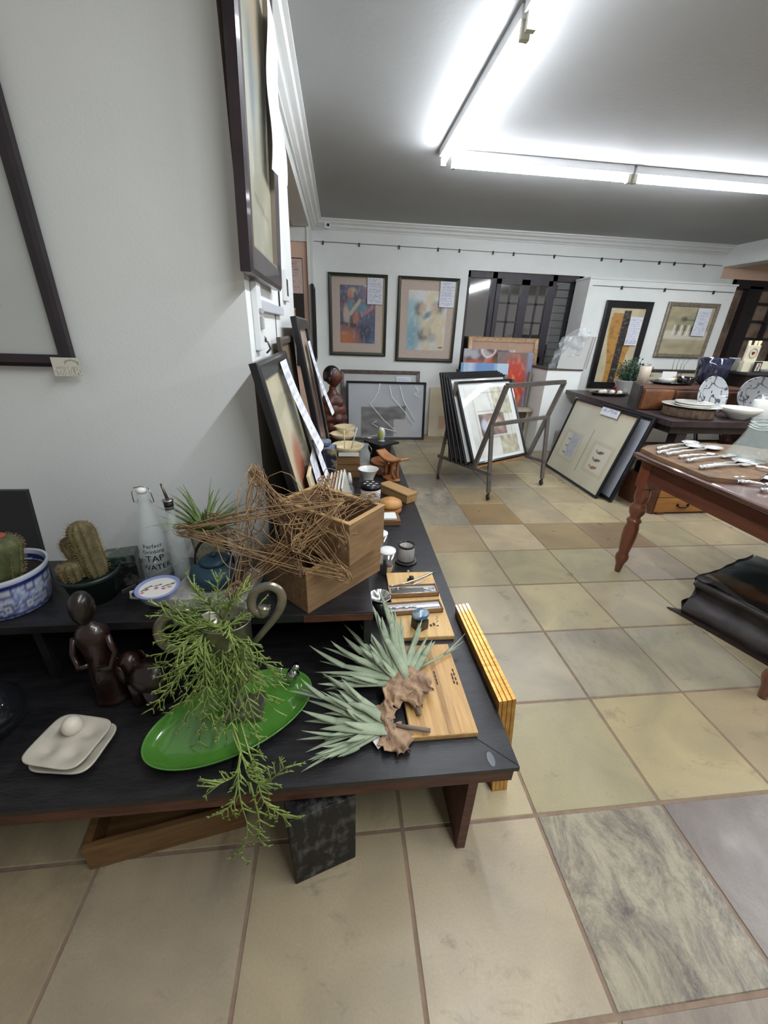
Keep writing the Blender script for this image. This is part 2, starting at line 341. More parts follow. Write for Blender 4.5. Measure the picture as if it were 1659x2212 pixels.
for z in [1.0 + .09 * i for i in range(12)]: bars.box(2.22, yf + .015, z, WX1 - .04, yf + .022, z + .006)
bars.build('blind_slats', mat('dark_slat', '#2c3038', .5), wd)
MB().ball((1.795, yf - .045, 1.22), .016, 12, (1, .8, 1.6)).build('window_latch', mat('brass', '#9a7a40', .35, metal=1), wd)
struct(MB().box(1.0, 5.22, WZ0 - .03, 2.56, YB + .02, WZ0).build('window_sill', mat('brown_sill', '#5c4a40', .5)))
bpy.data.objects['window_sill'].name = 'trim_6'
# second window further right, seen past the boxing
w2 = struct(bpy.data.objects.new('window_2', None)); C.objects.link(w2); w2['label'] = 'dark brown multi-pane window at the right edge'
f = MB(); X0, X1, yw = 4.7, 6.9, YB
f.box(4.66, yw, 2.02, 6.9, yw + .1, 2.12); f.box(4.66, yw, .3, 4.72, yw + .1, 2.12); f.box(4.95, yw, .3, 5.15, yw + .1, 2.05)
for x in (5.42, 5.7, 5.98, 6.3): f.box(x, yw + .02, .3, x + .035, yw + .08, 2.05)
for z in (.7, 1.05, 1.4, 1.62, 1.84): f.box(5.15, yw + .03, z, 6.6, yw + .07, z + .025)
f.build('window_frame', mat('dark_brown_timber', '#2a2226', .45, var=.2), w2)
MB().box(4.7, yw + .09, .3, 6.9, yw + .095, 2.05).build('pane', mat('brown_reflecting_glass', '#6b5a50', .12, col2='#a08a78', vs=5, spec=.8), w2)
struct(MB().box(4.46, YB, 0, 4.66, YB + .15, 2.12).build('wall_pier', wallw))
# picture rail wires with hooks
def rail(name, label, p, q, hooks):
    t = thing(name, label, 'picture rail', p); m = mat('rail_wire', '#8a8c8c', .4, metal=.8)
    mb = MB().tube([(0, 0, 0), Vector(q) - Vector(p)], .0035, 6); mb.build('wire', m, t)
    for hk in hooks:
        v = (Vector(q) - Vector(p)) * hk; MB().box(v.x - .008, v.y - .012, v.z - .03, v.x + .008, v.y + .006, v.z + .008).build('hook', mat('rail_hook', '#3c3c3c', .5, metal=.5), t)
    return t
rail('picture_rail', 'thin wire picture rail with small hooks along the back wall under the cornice', (-.86, YB - .012, 2.262), (4.42, YB - .012, 2.262), (.02, .1, .19, .28, .33, .41, .46, .56, .68, .73, .83, .87, .95))
rail('picture_rail', 'thin wire rail along the top of the white boxing above the two right pictures', (2.5, BXF - .01, 1.93), (4.42, BXF - .01, 1.93), (.2, .5, .85))
# ---- fluorescent battens
white = mat('white_enamel', '#e2e4e6', .4); tubem = mat('lit_tube', '#f4f8ff', .4, emit=TUBE_STRENGTH); capm = mat('lamp_holder', '#b9b6a4', .5)
def batten(label, p, axis, ln, flip=False):
    d = Vector((1, 0, 0)) if axis == 'x' else Vector((0, 1, 0)); t = thing('fluorescent_light', label, 'ceiling light', p, 0 if axis == 'x' else PI / 2, 'bare fluorescent battens on the ceiling')
    MB().box(0, -.028, -.045, ln, .028, 0, .004).build('batten', white, t)
    MB().tube([(.03, 0, -.072), (ln - .03, 0, -.072)], .0185, 14).build('tube', tubem, t)
    for x in (0.0, ln - .026): MB().box(x, -.018, -.098, x + .026, .018, -.045, .003).build('lamp_holder', capm, t)
    return t
batten('bare fluorescent tube running away from the camera to the corner of the L', (.135, 1.80, ZC), 'y', 1.33)
batten('bare fluorescent tube leaving the top edge of the photo, nearest to the camera', (.135, .44, ZC), 'y', 1.33)
batten('bare fluorescent tube crossing the ceiling right of the corner of the lights', (.20, 3.15, ZC), 'x', 1.33)
batten('bare fluorescent tube running off the right edge of the photo', (1.55, 3.15, ZC), 'x', 1.33)
# camera on the corner of the cornice
t = thing('security_camera', 'small white security camera in the back left ceiling corner', 'camera', (-.70, 5.13, 2.38))
MB().box(-.03, -.03, -.02, .03, .03, .05, .008).build('housing', white, t); MB().ball((.012, -.035, .01), .015, 12).build('lens', mat('black_plastic', '#0e0e10', .3), t)
# ---------------------------------------------------------------- pictures, wall things and the back of the room
ink = mat('black_frame', '#17171b', .35, var=.2, vs=12, coat=.3)
X_, Y_, Z_ = Vector((1, 0, 0)), Vector((0, 1, 0)), Vector((0, 0, 1))
def blob(u, v, cu, cv, ru, rv, ang=0., soft=.45):
    c, s = math.cos(ang), math.sin(ang); du, dv = u - cu, v - cv; a = (du * c + dv * s) / ru; b = (-du * s + dv * c) / rv
    return 1 - sstep(1 - soft, 1 + soft, math.sqrt(a * a + b * b))
def seg(u, v, u0, v0, u1, v1, wd):
    dx, dy = u1 - u0, v1 - v0; t = max(0, min(1, ((u - u0) * dx + (v - v0) * dy) / (dx * dx + dy * dy))); d = math.hypot(u - u0 - t * dx, v - v0 - t * dy)
    return 1 - sstep(wd * .5, wd, d)
H = {k: hexc(v) for k, v in dict(ora='#b2693f', blu='#3f5878', pur='#4d3c50', pnk='#9a6a74', teal='#4f7f90', cream='#c9bc98', ltb='#8fb0ba', navy='#262c42', yel='#b9a860', brn='#5a4438', tan='#c2ab92', white='#e2e4e4', dk='#1c1a1e', grn='#56704a', red='#a83a28', grey='#9a9c9e', lg='#c8cac8').items()}
def art_dancers(u, v):
    n = N2(u * 4, v * 5, 3); c = mix(H['pur'], H['blu'], .5 + n); c = mix(c, H['pnk'], sstep(.45, 1, u) * sstep(.5, .9, v)); c = mix(c, H['ora'], sstep(.42, .1, v) * sstep(.8, .2, u) * .95)
    c = mix(c, H['blu'], sstep(.5, .9, u) * sstep(.5, .1, v) * .9)
    for b in ((.35, .88, .12, .08, 0, 'tan'), (.28, .86, .08, .07, .2, 'ora'), (.62, .62, .17, .1, 0, 'teal'), (.45, .45, .09, .1, .1, 'ora'), (.18, .5, .09, .18, .1, 'tan'), (.3, .66, .1, .09, 0, 'teal'), (.3, .32, .35, .035, -.1, 'navy'), (.72, .2, .2, .14, .2, 'navy')):
        c = mix(c, H[b[5]], blob(u, v, *b[:5]) * .8)
    c = mix(c, H['tan'], seg(u, v, .3, .52, .55, .74, .05) * .8); c = mix(c, H['pnk'], seg(u, v, .62, .5, .92, .64, .05) * .9); c = mix(c, H['navy'], blob(u, v, .42, .84, .04, .07) * .8)
    return mix(c, H['cream'], max(0, N2(u * 14, v * 14, 7)) * .35)
def art_couple(u, v):
    n = N2(u * 5, v * 5, 9); c = mix(H['cream'], H['lg'], .5 + n); c = mix(c, H['ltb'], sstep(.42, .1, u + .1 * n) * sstep(1, .75, v)); c = mix(c, H['teal'], blob(u, v, .18, .25, .18, .28) * .45)
    for b in ((.3, .7, .14, .11, .2, 'brn'), (.37, .7, .08, .09, 0, 'tan'), (.76, .72, .15, .1, -.2, 'brn'), (.68, .7, .09, .09, 0, 'tan'), (.5, .6, .12, .05, .4, 'blu'), (.75, .4, .16, .22, 0, 'cream'), (.45, .28, .17, .11, .3, 'navy'), (.5, .33, .09, .09, 0, 'cream'), (.6, .49, .13, .05, .5, 'tan'), (.66, .22, .12, .08, 0, 'grey')):
        c = mix(c, H[b[5]], blob(u, v, *b[:5], .5) * .75)
    c = mix(c, H['dk'], seg(u, v, .86, .05, .95, .055, .012))
    return mix(c, H['white'], max(0, N2(u * 13, v * 13, 2)) * .3)
linen = mat('linen_mount', '#b9aba0', .9, var=.06, vs=60)
olive = mat('dark_green_frame', '#1c211b', .4, var=.4, vs=40); gold = mat('gold_edge', '#8d7b52', .4, metal=.6, var=.4, vs=90)
def hang(px0, py0, px1, py1, yw, **k):
    a, b = at(px0, py0, 1, yw), at(px1, py1, 1, yw); return a, b
frame_thing('framed_painting', 'dark framed painting of a stooping figure in orange, purple and blue, on the back wall', (-.705, YB - .008, 1.035), X_, Z_, .725, .925, .038, .028, olive, linen, .12, art_dancers, 'painting', 'pair of framed paintings on the back wall', note=(.475, .60, .19, .285, 1), nx=90, edge=gold, artbox=(.14, .15, .58, .80))
frame_thing('framed_painting', 'dark framed painting of two heads leaning together in pale blue and cream', (.150, YB - .008, .985), X_, Z_, .775, .975, .038, .028, olive, linen, .12, art_couple, 'painting', 'pair of framed paintings on the back wall', note=(.53, .65, .19, .285, 2), nx=90, edge=gold, artbox=(.14, .14, .64, .83))
# pictures on the boxing
def art_trees(u, v):
    c = mix(hexc('#c6bb9c'), hexc('#b9ad90'), .5 + N2(u * 6, v * 8, 1))
    o = hexc('#b08344'); l = .17 + .09 * math.sin(v * 5 + 1.0); r_ = .45
    if l < u < r_ and v < .93: c = mix(o, hexc('#7a5a34'), max(0, N2(u * 8, v * 20, 4)) * 1.2)
    if u > .58 and u < .86 - .12 * math.sin(v * 4.2 + .6) and v < .72: c = mix(o, hexc('#8f6a3a'), max(0, N2(u * 8, v * 20, 6)) * 1.2)
    if .40 < u < .60 and v < .97: c = mix(hexc('#332e2e'), hexc('#6a625c'), max(0, N2(u * 9, v * 30, 5)) * 1.6)
    return c
def art_beach(u, v):
    c = mix(hexc('#b3a88a'), hexc('#9c947a'), .5 + N2(u * 5, v * 9, 1)); c = mix(c, hexc('#8d9079'), blob(u, v, .5, .72, .3, .1) * .7)
    c = mix(c, hexc('#d2cdbd'), sstep(.3, .34, v) * sstep(.52, .47, v) * .8)
    c = mix(c, hexc('#4b4a3e'), blob(u, v, .38, .74, .07, .05) * .8); c = mix(c, hexc('#4b4a3e'), seg(u, v, .4, .72, .85, .72, .015) * .7)
    for k in range(7): c = mix(c, hexc('#4a4238') if k % 2 else hexc('#e4e0d4'), seg(u, v, .2 + .08 * k, .42, .21 + .08 * k, .6, .025) * .8)
    return c
a = (2.73, BXF - .006, .735)
frame_thing('framed_print', 'tall print of golden and black forms in a wide black frame above the potted plant', a, X_, Z_, .63, 1.045, .078, .03, ink, None, .0, art_trees, 'picture', None, note=(.36, .54, .17, .33, 3), nx=60)
silv = mat('silver_bronze_frame', '#8b8173', .45, metal=.35, var=.25, vs=30)
frame_thing('framed_print', 'pale sepia print with dark bird shapes in a silver-brown frame, right on the white boxing', (3.565, BXF - .006, 1.145), X_, Z_, .715, .65, .045, .03, silv, None, 0, art_beach, 'picture', None, note=(.42, .27, .19, .32, 4), nx=50)
# notes builder for a leaning frame: bottom edge on the ground, top against something
def lean(name, label, bl, u, w, h, back, bw, depth, fm, **k):
    """bl: bottom left corner; back: horizontal direction in which the top leans; amount = back.length"""
    b = Vector(back); v = Vector((b.x, b.y, math.sqrt(max(.01, h * h - b.length ** 2)))) / h
    return frame_thing(name, label, bl, u, v, w, h, bw, depth, fm, **k)
bronze = mat('brown_silver_moulding', '#5f5450', .4, metal=.3, var=.35, vs=25)
lean('framed_print', 'large pale print in a brown silver frame leaning on the back wall behind another', (-.57, 5.10, .0), X_, 1.06, .875, (0, .17), .045, .03, bronze, mount=mat('grey_mount', '#c0c2bf', .7), artfn=None, note=(.74, .58, .2, .22, 8))
def art_wrapped(u, v):
    c = mix(hexc('#b5b9bd'), hexc('#a9adb2'), .5 + N2(u * 4, v * 4, 2))
    if .17 < u < .60 and .02 < v < .57 or (.55 < u < .77 and .35 < v < .59): c = mix(hexc('#2e2b2c'), hexc('#76706c'), .5 + 1.5 * N2(u * 7, v * 9, 4))
    if .60 < u < .80 and .04 < v < .34: c = hexc('#b6b4b0')
    return c
wr = lean('framed_print', 'black framed monochrome print in creased plastic wrap leaning in front at the back wall', (-.50, 5.01, .0), X_, 1.055, .745, (0, .10), .03, .03, ink, artfn=art_wrapped, nx=70)
cr = MB(); cz = .034
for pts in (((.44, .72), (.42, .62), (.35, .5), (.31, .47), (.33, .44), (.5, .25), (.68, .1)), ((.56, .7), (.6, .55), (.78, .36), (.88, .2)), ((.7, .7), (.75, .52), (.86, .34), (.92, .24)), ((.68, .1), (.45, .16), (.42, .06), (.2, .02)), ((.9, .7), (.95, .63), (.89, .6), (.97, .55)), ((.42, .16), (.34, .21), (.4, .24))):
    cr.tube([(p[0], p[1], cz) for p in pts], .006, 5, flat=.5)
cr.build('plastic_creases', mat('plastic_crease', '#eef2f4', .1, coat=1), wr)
MB().grid(lambda u, v: (.035 + u * .985, .03 + v * .69, .0315 + .002 * N2(u * 9, v * 9, 3)), 24, 18).build('plastic_wrap', mat('clear_plastic', '#e8eef2', .12, alpha=.16, coat=1), wr)
t = thing('cream_board', 'plain cream board leaning on the back wall beside the wrapped print', 'board', (.655, 5.20, 0)); b = MB().add([(0, 0, 0), (.42, 0, 0), (.42, .07, .66), (-.0, .07, .66), (0, .018, 0), (.42, .018, 0), (.42, .088, .66), (0, .088, .66)], [(0, 1, 2, 3), (7, 6, 5, 4), (0, 4, 5, 1), (3, 2, 6, 7), (1, 5, 6, 2), (0, 3, 7, 4)]).build('board', mat('cream_card', '#cdc1a4', .8, col2='#d8cdb4', vs=3), t)
MB().box(.14, -.003, .1, .3, 0, .28).build('sticker', mat('pink_sticker', '#c9a892', .8), t); bpy.data.objects['sticker'].rotation_euler = (-.106, 0, 0)
# ---- near wall and left wall
bwd = mat('dark_aubergine_frame', '#241c22', .38, var=.25, vs=10, coat=.25)
pale = mat('white_mount', '#c3c8c6', .8, var=.02)
def art_dark(u, v): return mix(mix(hexc('#3a3a30'), hexc('#75705c'), .5 + N2(u * 5, v * 5)), hexc('#c8c4ac'), sstep(.93, .96, u) + sstep(.05, .02, v))
t = frame_thing('framed_print', 'large dark framed print with white mount cut off by the left edge of the photo', (-2.43, YN - .006, 1.21), X_, Z_, 1.0, 1.05, .036, .028, bwd, pale, .13, art_dark, 'picture', nx=40)
for o in [k for k in C.objects if k.parent == t and k.name.startswith('print')]: pass
nt_ = art('price_label', .082, .056, lambda u, v: mix(hexc('#d8d6c8'), hexc('#77786c'), .7 if (N2(u * 30, math.floor(v * 10) * 3, 2) > .12 and v < .55 and .04 < u < .97) or (.45 < u < .95 and abs(math.hypot((u - .7) / .25, (v - .66) / .2) - 1) < .18 and v > .62) else 0), .036, t, 40, x0=.945, y0=-.026, m=vcmat('note_paper', .8))
# purple-brown frame on the left wall, its top hung slightly forward
purp = mat('aubergine_wood_frame', '#2b2025', .36, var=.3, vs=8, coat=.4)
lv = mat('leaf_paper', '#cfcdbb', .8)
def art_tall(u, v):
    c = mix(hexc('#b8b49a'), hexc('#9a9a86'), .5 + N2(u * 5, v * 6, 2)); c = mix(c, hexc('#6f7a72'), blob(u, v, .45, .6, .25, .22) * .6); c = mix(c, hexc('#a58a6a'), blob(u, v, .6, .8, .16, .2) * .6)
    c = mix(c, hexc('#54646e'), blob(u, v, .4, .5, .07, .18) * .7); c = mix(c, hexc('#8a8c74'), blob(u, v, .5, .3, .3, .12) * .6); return mix(c, hexc('#5c5a50'), seg(u, v, .3, .2, .8, .17, .012) * .6)
t = frame_thing('framed_print', 'tall aubergine framed print hung high on the left wall with a loose white sheet', (XL + .012, 1.10, 1.492), Y_, (.035, 0, 1), .66, .97, .075, .036, purp, mat('cream_mount', '#c4c2ac', .8), .0, art_tall, 'picture', nx=50, edge=mat('pale_edge', '#8a8074', .4))
MB().grid(lambda u, v: (.43 + .17 * u, .36 + .45 * v, .042 + .035 * (1 - v) * u + .006 * math.sin(v * 9)), 8, 14).build('paper_sheet', mat('white_sheet', '#dfe4ee', .8), t)
# doorbell box, trunking, intercom, cable, hook
t = thing('wall_switch_box', 'white plastic box fixed to the left wall below the aubergine frame', 'switch box', (XL, 1.31, 1.37))
MB().box(0, -.03, -.10, .022, .045, .115, .005).build('housing', white, t); MB().box(.022, -.022, .02, .03, .03, .035, .002).box(.022, -.02, -.03, .032, .012, .012, .004).build('buttons', mat('grey_plastic', '#a8aaa8', .5), t)
t = thing('cable_trunking', 'grey white plastic trunking strip running along the left wall', 'cable cover', (XL, 1.36, 1.40)); MB().box(0, 0, 0, .022, .62, .035, .002).build('trunking', mat('trunking_plastic', '#c3c7cf', .4), t)
MB().tube([(.004, .44, -.9), (.004, .44, 0)], .002, 6).tube([(.006, .60, .035), (.006, .60, .9)], .004, 6).build('cable', mat('dark_cable', '#33302e', .6), t)
t = thing('door_intercom', 'small white intercom with a dark screen on the left wall by the doorway', 'intercom', (XL, 2.22, 1.545)); MB().box(0, -.06, -.07, .02, .07, .075, .004).build('housing', white, t); MB().box(.02, -.03, -.045, .0215, .035, .035).build('screen', mat('dark_screen', '#2c2c2e', .2), t)
t = thing('wall_hook', 'small dark metal hook on the left wall above the leaning frame', 'hook', (XL, 1.43, 1.30)); MB().tube([(0, 0, 0), (.02, 0, -.005), (.028, 0, -.03), (.012, 0, -.045)], .004, 8).ball((.006, 0, .005), .011, 10).build('hook', mat('hook_metal', '#5a5854', .35, metal=.9), t)
# things in the doorway
t = thing('dark_picture', 'dark framed board hanging on the side room wall seen through the doorway', 'board', (-1.42, 4.772, .935)); MB().box(0, 0, 0, .455, .025, 1.085, .003).build('board', mat('very_dark_brown', '#2a211e', .5), t)
t = thing('notice_sheet', 'pinkish printed notice sheet over the top of the dark board in the side room', 'notice', (-1.32, 4.768, 1.685)); art('sheet', .35, .325, notes_fn(9, '#d3bcb4', '#8f8084', 12), 0, t, 40, m=vcmat('note_paper', .8)); t.rotation_euler = (PI / 2, 0, 0)
t = thing('small_notice', 'small pinkish card at the lower right corner of the dark board', 'card', (-1.02, 4.768, 1.15)); MB().box(0, -.002, 0, .07, 0, .09).build('card', mat('pink_sticker', '#c9a892', .8), t)
t = thing('orange_card', 'small orange and cream printed card hanging beside the dark board in the side room', 'card', (-1.085, 4.765, 1.42)); MB().box(-.04, -.003, 0, .02, 0, .10).build('card', mat('orange_tin', '#c07a3a', .5, col2='#d8c9a0', vs=20), t); MB().box(-.04, -.004, .10, .02, 0, .12).build('card_top', mat('cream_lid', '#cfc4a4', .5), t)
# small pictures on the far strip of the left wall
frame_thing('framed_print', 'narrow black framed picture on the strip of wall between doorway and back wall', (XL + .001, 4.70, .98), Y_, Z_, .33, .80, .03, .03, ink, None, 0, lambda u, v: mix(hexc('#b0a878'), hexc('#55607a'), sstep(.55, .7, v) * .8 + .4 * N2(u * 5, v * 8)), 'picture', nx=12)
# ---- frames leaning at the end of the display table, left wall
def note_sheet(t, x0, w, ytop, ybot, d0, d1, seed):
    f = notes_fn(seed, '#e2e4ec', '#9aa0b4', 12); H_ = ytop - ybot
    mb = MB(); mb.grid(lambda u, v: (x0 + u * w + .03 * (1 - v), ybot + v * H_, d0 + (d1 - d0) * (1 - v) ** 1.5 + .012 * math.sin(u * 3) * (1 - v)), 18, 30)
    vs = mb.v; o = mb.build('paper_sheet', vcmat('note_paper', .8), t, lambda co: f(max(0, min(1, (co.x - x0) / w)), (co.y - ybot) / H_)); return o
TZ = .38
def art_red(u, v):
    c = mix(hexc('#cfc8ae'), hexc('#bfb796'), .5 + N2(u * 4, v * 5)); c = mix(c, hexc('#9c9a84'), seg(u, v, .05, .84, .5, .87, .05) * .5)
    for b in ((.42, .56, .2, .12, .2), (.55, .45, .2, .1, -.2), (.5, .2, .22, .3, .1)): c = mix(c, hexc('#a8604a'), blob(u, v, *b) * .85)
    return c
L1_ = lean('framed_print', 'black framed print with red brown shapes leaning on the left wall, nearest the corner', (-.655, .99, TZ), Y_, .70, .89, (-.195, 0), .055, .028, ink, mount=mat('cream_mount', '#c4c2ac'), artfn=art_red, nx=60)
note_sheet(L1_, .40, .19, .86, .47, .03, .085, 5)
note_sheet(L1_, .50, .15, .50, .12, .06, .09, 15)
lean('loose_print', 'loose wrapped print with red brown figure leaning on the nearest black framed print', (-.615, 1.20, TZ), Y_, .34, .46, (-.105, 0), .012, .012, mat('cream_edge', '#c9bfa0', .7), artfn=lambda u, v: mix(hexc('#d2c8a8'), hexc('#a25a42'), max(blob(u, v, .3, .4, .25, .3), blob(u, v, .6, .15, .3, .2))), cat='print', note=(.12, .22, .2, .27, 6))
def art_port(u, v):
    c = mix(hexc('#8a7a6a'), hexc('#5a4a48'), .5 + N2(u * 4, v * 6, 5)); c = mix(c, hexc('#c7b8a4'), sstep(.62, .8, v) * .8); return mix(c, hexc('#6b4a44'), blob(u, v, .5, .5, .3, .18) * .7)
L2_ = lean('framed_print', 'black framed dark print with a long white sheet, second one leaning on the left wall', (-.665, 1.98, TZ), Y_, .72, 1.03, (-.165, 0), .06, .035, ink, mount=None, artfn=art_port, nx=40)
note_sheet(L2_, .36, .21, .90, .44, .037, .10, 7)
lean('framed_print', 'plain dark backed frame half hidden on the left wall between the two leaning ones', (-.78, 1.62, TZ), Y_, .5, .93, (-.075, 0), .03, .02, mat('dark_brown_back', '#4a4038', .6))
t = thing('card_stack', 'stack of thin wrapped cards leaning by the two wooden boxes', 'cards', (-.60, 1.42, TZ), group='cards in the leaning stack')
random.seed(3)
cardm = [mat('card_a', '#b9a994', .7), mat('card_b', '#8f7460', .7), mat('card_c', '#d6d2c8', .35, coat=.8)]
bpy.data.objects.remove(t)
for k in range(7):
    t = thing('wrapped_card', 'thin upright wrapped card in the leaning stack behind the wooden boxes', 'card', (-.605 + .0155 * k, 1.30 + .012 * k, TZ), -.06, 'cards in the leaning stack')
    MB().add([(0, 0, 0), (.007, 0, 0), (.007, .26, 0), (0, .26, 0), (-.075, 0, .33), (-.068, 0, .33), (-.068, .26, .33), (-.075, .26, .33)], [(3, 2, 1, 0), (4, 5, 6, 7), (0, 1, 5, 4), (1, 2, 6, 5), (2, 3, 7, 6), (3, 0, 4, 7)]).build('card', cardm[2 if k > 4 else k % 2], t)
# yellow oval board and dark frame beside the sculpture
t = thing('oval_board', 'dark edged oval board with a yellow face leaning beside the carved head', 'board', (-.80, 3.02, TZ), PI / 2 + .25)
MB().lathe([(0, 0), (.10, 0), (.105, .006), (.10, .012), (0, .012)], 32, sy=2.6).build('board', mat('dark_edge', '#2e2a28', .5), t); MB().lathe([(0, .0125), (.085, .0125), (.085, .014), (0, .014)], 32, sy=2.6).build('face', mat('yellow_face', '#b89a48', .5, col2='#6b5c44', vs=6), t)
for o in C.objects:
    if o.parent == t: o.rotation_euler = (PI / 2 - .14, 0, 0); o.location = (0, 0, .275)
# ---- carved sculpture
t = thing('carved_sculpture', 'dark red-brown carved figure with a black bald head and ridged body', 'sculpture', (-.645, 3.22, TZ))
bodyc = mat('red_brown_carving', '#5c3022', .42, col2='#3a1c15', vs=12, bump=.5, bs=30, coat=.15)
import bisect
def lerp_prof(P_, n):
    zs = [p[1] for p in P_]; out = []
    for i in range(n + 1):
        z = zs[0] + (zs[-1] - zs[0]) * i / n; k = max(1, min(len(P_) - 1, bisect.bisect_left(zs, z))); a, b = P_[k - 1], P_[k]; out.append((a[0] + (b[0] - a[0]) * (z - a[1]) / max(1e-6, b[1] - a[1]), z))
    return out
body = MB().lathe([(0, 0)] + lerp_prof([(.10, 0), (.115, .05), (.118, .12), (.112, .2), (.118, .26), (.108, .33), (.1, .40), (.085, .45), (.045, .475), (.032, .5), (.03, .53), (0, .54)], 60), 60, sx=.95, sy=.8).build('body', bodyc, t)
for v in body.data.vertices:
    a = math.atan2(v.co.y, v.co.x); f_ = 1 + (.07 * math.sin(a * 5 + .8 + 2 * math.floor(v.co.z / .075)) + .10 * abs(math.sin(v.co.z * PI / .075)) - .05) * sstep(.47, .40, v.co.z); v.co.x *= f_; v.co.y *= f_
sub(body)
h = MB().ball((0, 0, 0), 1, 24).build('head', bodyc, t)
for v in h.data.vertices:
    x, y, z = v.co; jaw = sstep(.1, -1, z); X = x * (.068 - .022 * jaw) + .012 * jaw; Y = y * (.055 - .015 * jaw); Z = z * .078
    if x > .3: X += .012 * math.exp(-((z + .1) / .18) ** 2) * math.exp(-(y / .2) ** 2) + .009 * math.exp(-((z + .5) / .1) ** 2) * math.exp(-(y / .35) ** 2) - .007 * math.exp(-((z - .12) / .12) ** 2) * math.exp(-((abs(y) - .4) / .2) ** 2)
    v.co = (X * 1.12, Y * 1.12, Z * 1.1 + .602)
h.rotation_euler = (0, 0, -.3)
hc = MB().ball((0, 0, 0), 1, 24).build('hair_cap', mat('black_polished_head', '#171313', .3, coat=.4), t)
for v in hc.data.vertices:
    x, y, z = v.co; cut = 0 if (x < .45 or z > .45) else 1; k_ = 1.0 if (z > -.55 and not cut) else .82; v.co = (x * .0775 * k_ - .004, y * .064 * k_, z * .0875 * k_ + .606)
hc.rotation_euler = (0, 0, -.3)
for sy in (-1, 1): MB().ball((-.005, sy * .062, .59), .015, 10, (.8, .5, 1.3)).build('ear', bodyc, t).rotation_euler = (0, 0, -.3)
# ---- print rack on castors
grey = mat('grey_metal', '#6f6a66', .45, metal=.5, var=.12, vs=20)
rk = thing('print_rack', 'grey metal browser rack on castors holding leaning framed prints', 'rack', (0, 0, 0))
A, B_, D_, E_ = Vector((.38, 3.44, 0)), Vector((.715, 2.874, 0)), Vector((1.395, 3.24, 0)), Vector((1.08, 3.80, 0))
# front V: legs and the leaning bars
TZr = .985; FL, FR = Vector((.715, 2.874, .07)), Vector((1.395, 3.24, .07))
nrm = (A - B_).normalized(); up_ = Vector((0, 0, 1)); out = -nrm
def P(base, d, z): q = base + nrm * d; return Vector((q.x, q.y, z))
gl = MB()
for s, base in ((0, B_), (1, D_)):
    MB().bar(P(base, 0, .07), P(base, .07, .66), .03).build('leg', grey, rk)
    MB().bar(P(base, .20, .24), P(base, -.02, TZr), .032).build('rack_arm', grey, rk)
    MB().bar(P(base, .64, .07), P(base, .52, .95), .028).build('leg', grey, rk)
    MB().bar(P(base, .0, .24), P(base, .66, .24), .028).build('side_rail', grey, rk)
    MB().bar(P(base, .50, .24), P(base, .62, TZr), .026).build('rack_arm', grey, rk)
MB().bar(P(B_, -.02, TZr), P(D_, -.02, TZr), .034).build('top_rail', grey, rk)
MB().bar(P(B_, .07, .66), P(D_, .07, .66), .03).build('middle_rail', grey, rk)
MB().bar(P(B_, .25, .235), P(D_, .25, .235), .06, .02).build('wooden_ledge', mat('orange_ply', '#a5703f', .6, col2='#b98a5a', vs=12), rk)
for base in (B_, D_):
    for d in (0, .64):
        q = P(base, d, 0); MB().tube([(q.x - .009, q.y, .026), (q.x + .009, q.y, .026)], .026, 14).bar((q.x, q.y, .03), (q.x, q.y, .075), .016).build('castor', mat('castor_rubber', '#2a2626', .5), rk)
U = (D_ - B_).normalized()
def art_cat(u, v):
    c = mix(hexc('#d0d2cc'), hexc('#c2c3bc'), .5 + N2(u * 6, v * 6)); r = (math.hypot((u - .5), (v - .5)))
    if u > .58 and (v > .6 or v < .28): c = mix(hexc('#c2bfa8'), hexc('#94907c'), .5 + N2(u * 12, v * 12, 3))
    if .2 < u < .78 and .3 < v < .62: c = mix(hexc('#5c4a48'), hexc('#9a8478'), .5 + N2(u * 8, v * 8, 5)); c = mix(c, hexc('#aeb8c4'), blob(u, v, .3, .45, .07, .09)); c = mix(c, hexc('#d8cfc2'), blob(u, v, .47, .47, .12, .06, .2) * .9); c = mix(c, hexc('#b09a86'), blob(u, v, .63, .46, .08, .09) * .7)
    for L_ in ((.14, .1, .14, .95), (.55, .62, .5, .93), (.2, .66, .72, .66), (.2, .27, .6, .27), (.9, .1, .9, .9), (.14, .93, .9, .93)): c = mix(c, hexc('#7c7a78'), seg(u, v, *L_, .012) * .6)
    return c
tagl = ['white and grey sketch of a resting animal, front one in the rack', 'black framed print second from the front in the rack', 'black framed print third from the front in the rack', 'black framed print fourth from the front in the rack', 'black framed print at the back of the rack']
for k in range(5):
    base = P(B_, .215 + .05 * k, .258) - U * .005 - U * .04 * (k > 0) - U * .01 * k; hh = .80 if k else .77
    vv = nrm * (.36 - .03 * k) + up_ * .71
    frame_thing('framed_print', tagl[k], base + U * .0, U, vv, .76, hh, .022, .024, ink, mount=mat('white_card', '#d5d8d6', .6, coat=.4), artfn=art_cat if k == 0 else None, nx=80, group='framed prints in the rack', artbox=(.09, .05, .68, .70) if k == 0 else None)
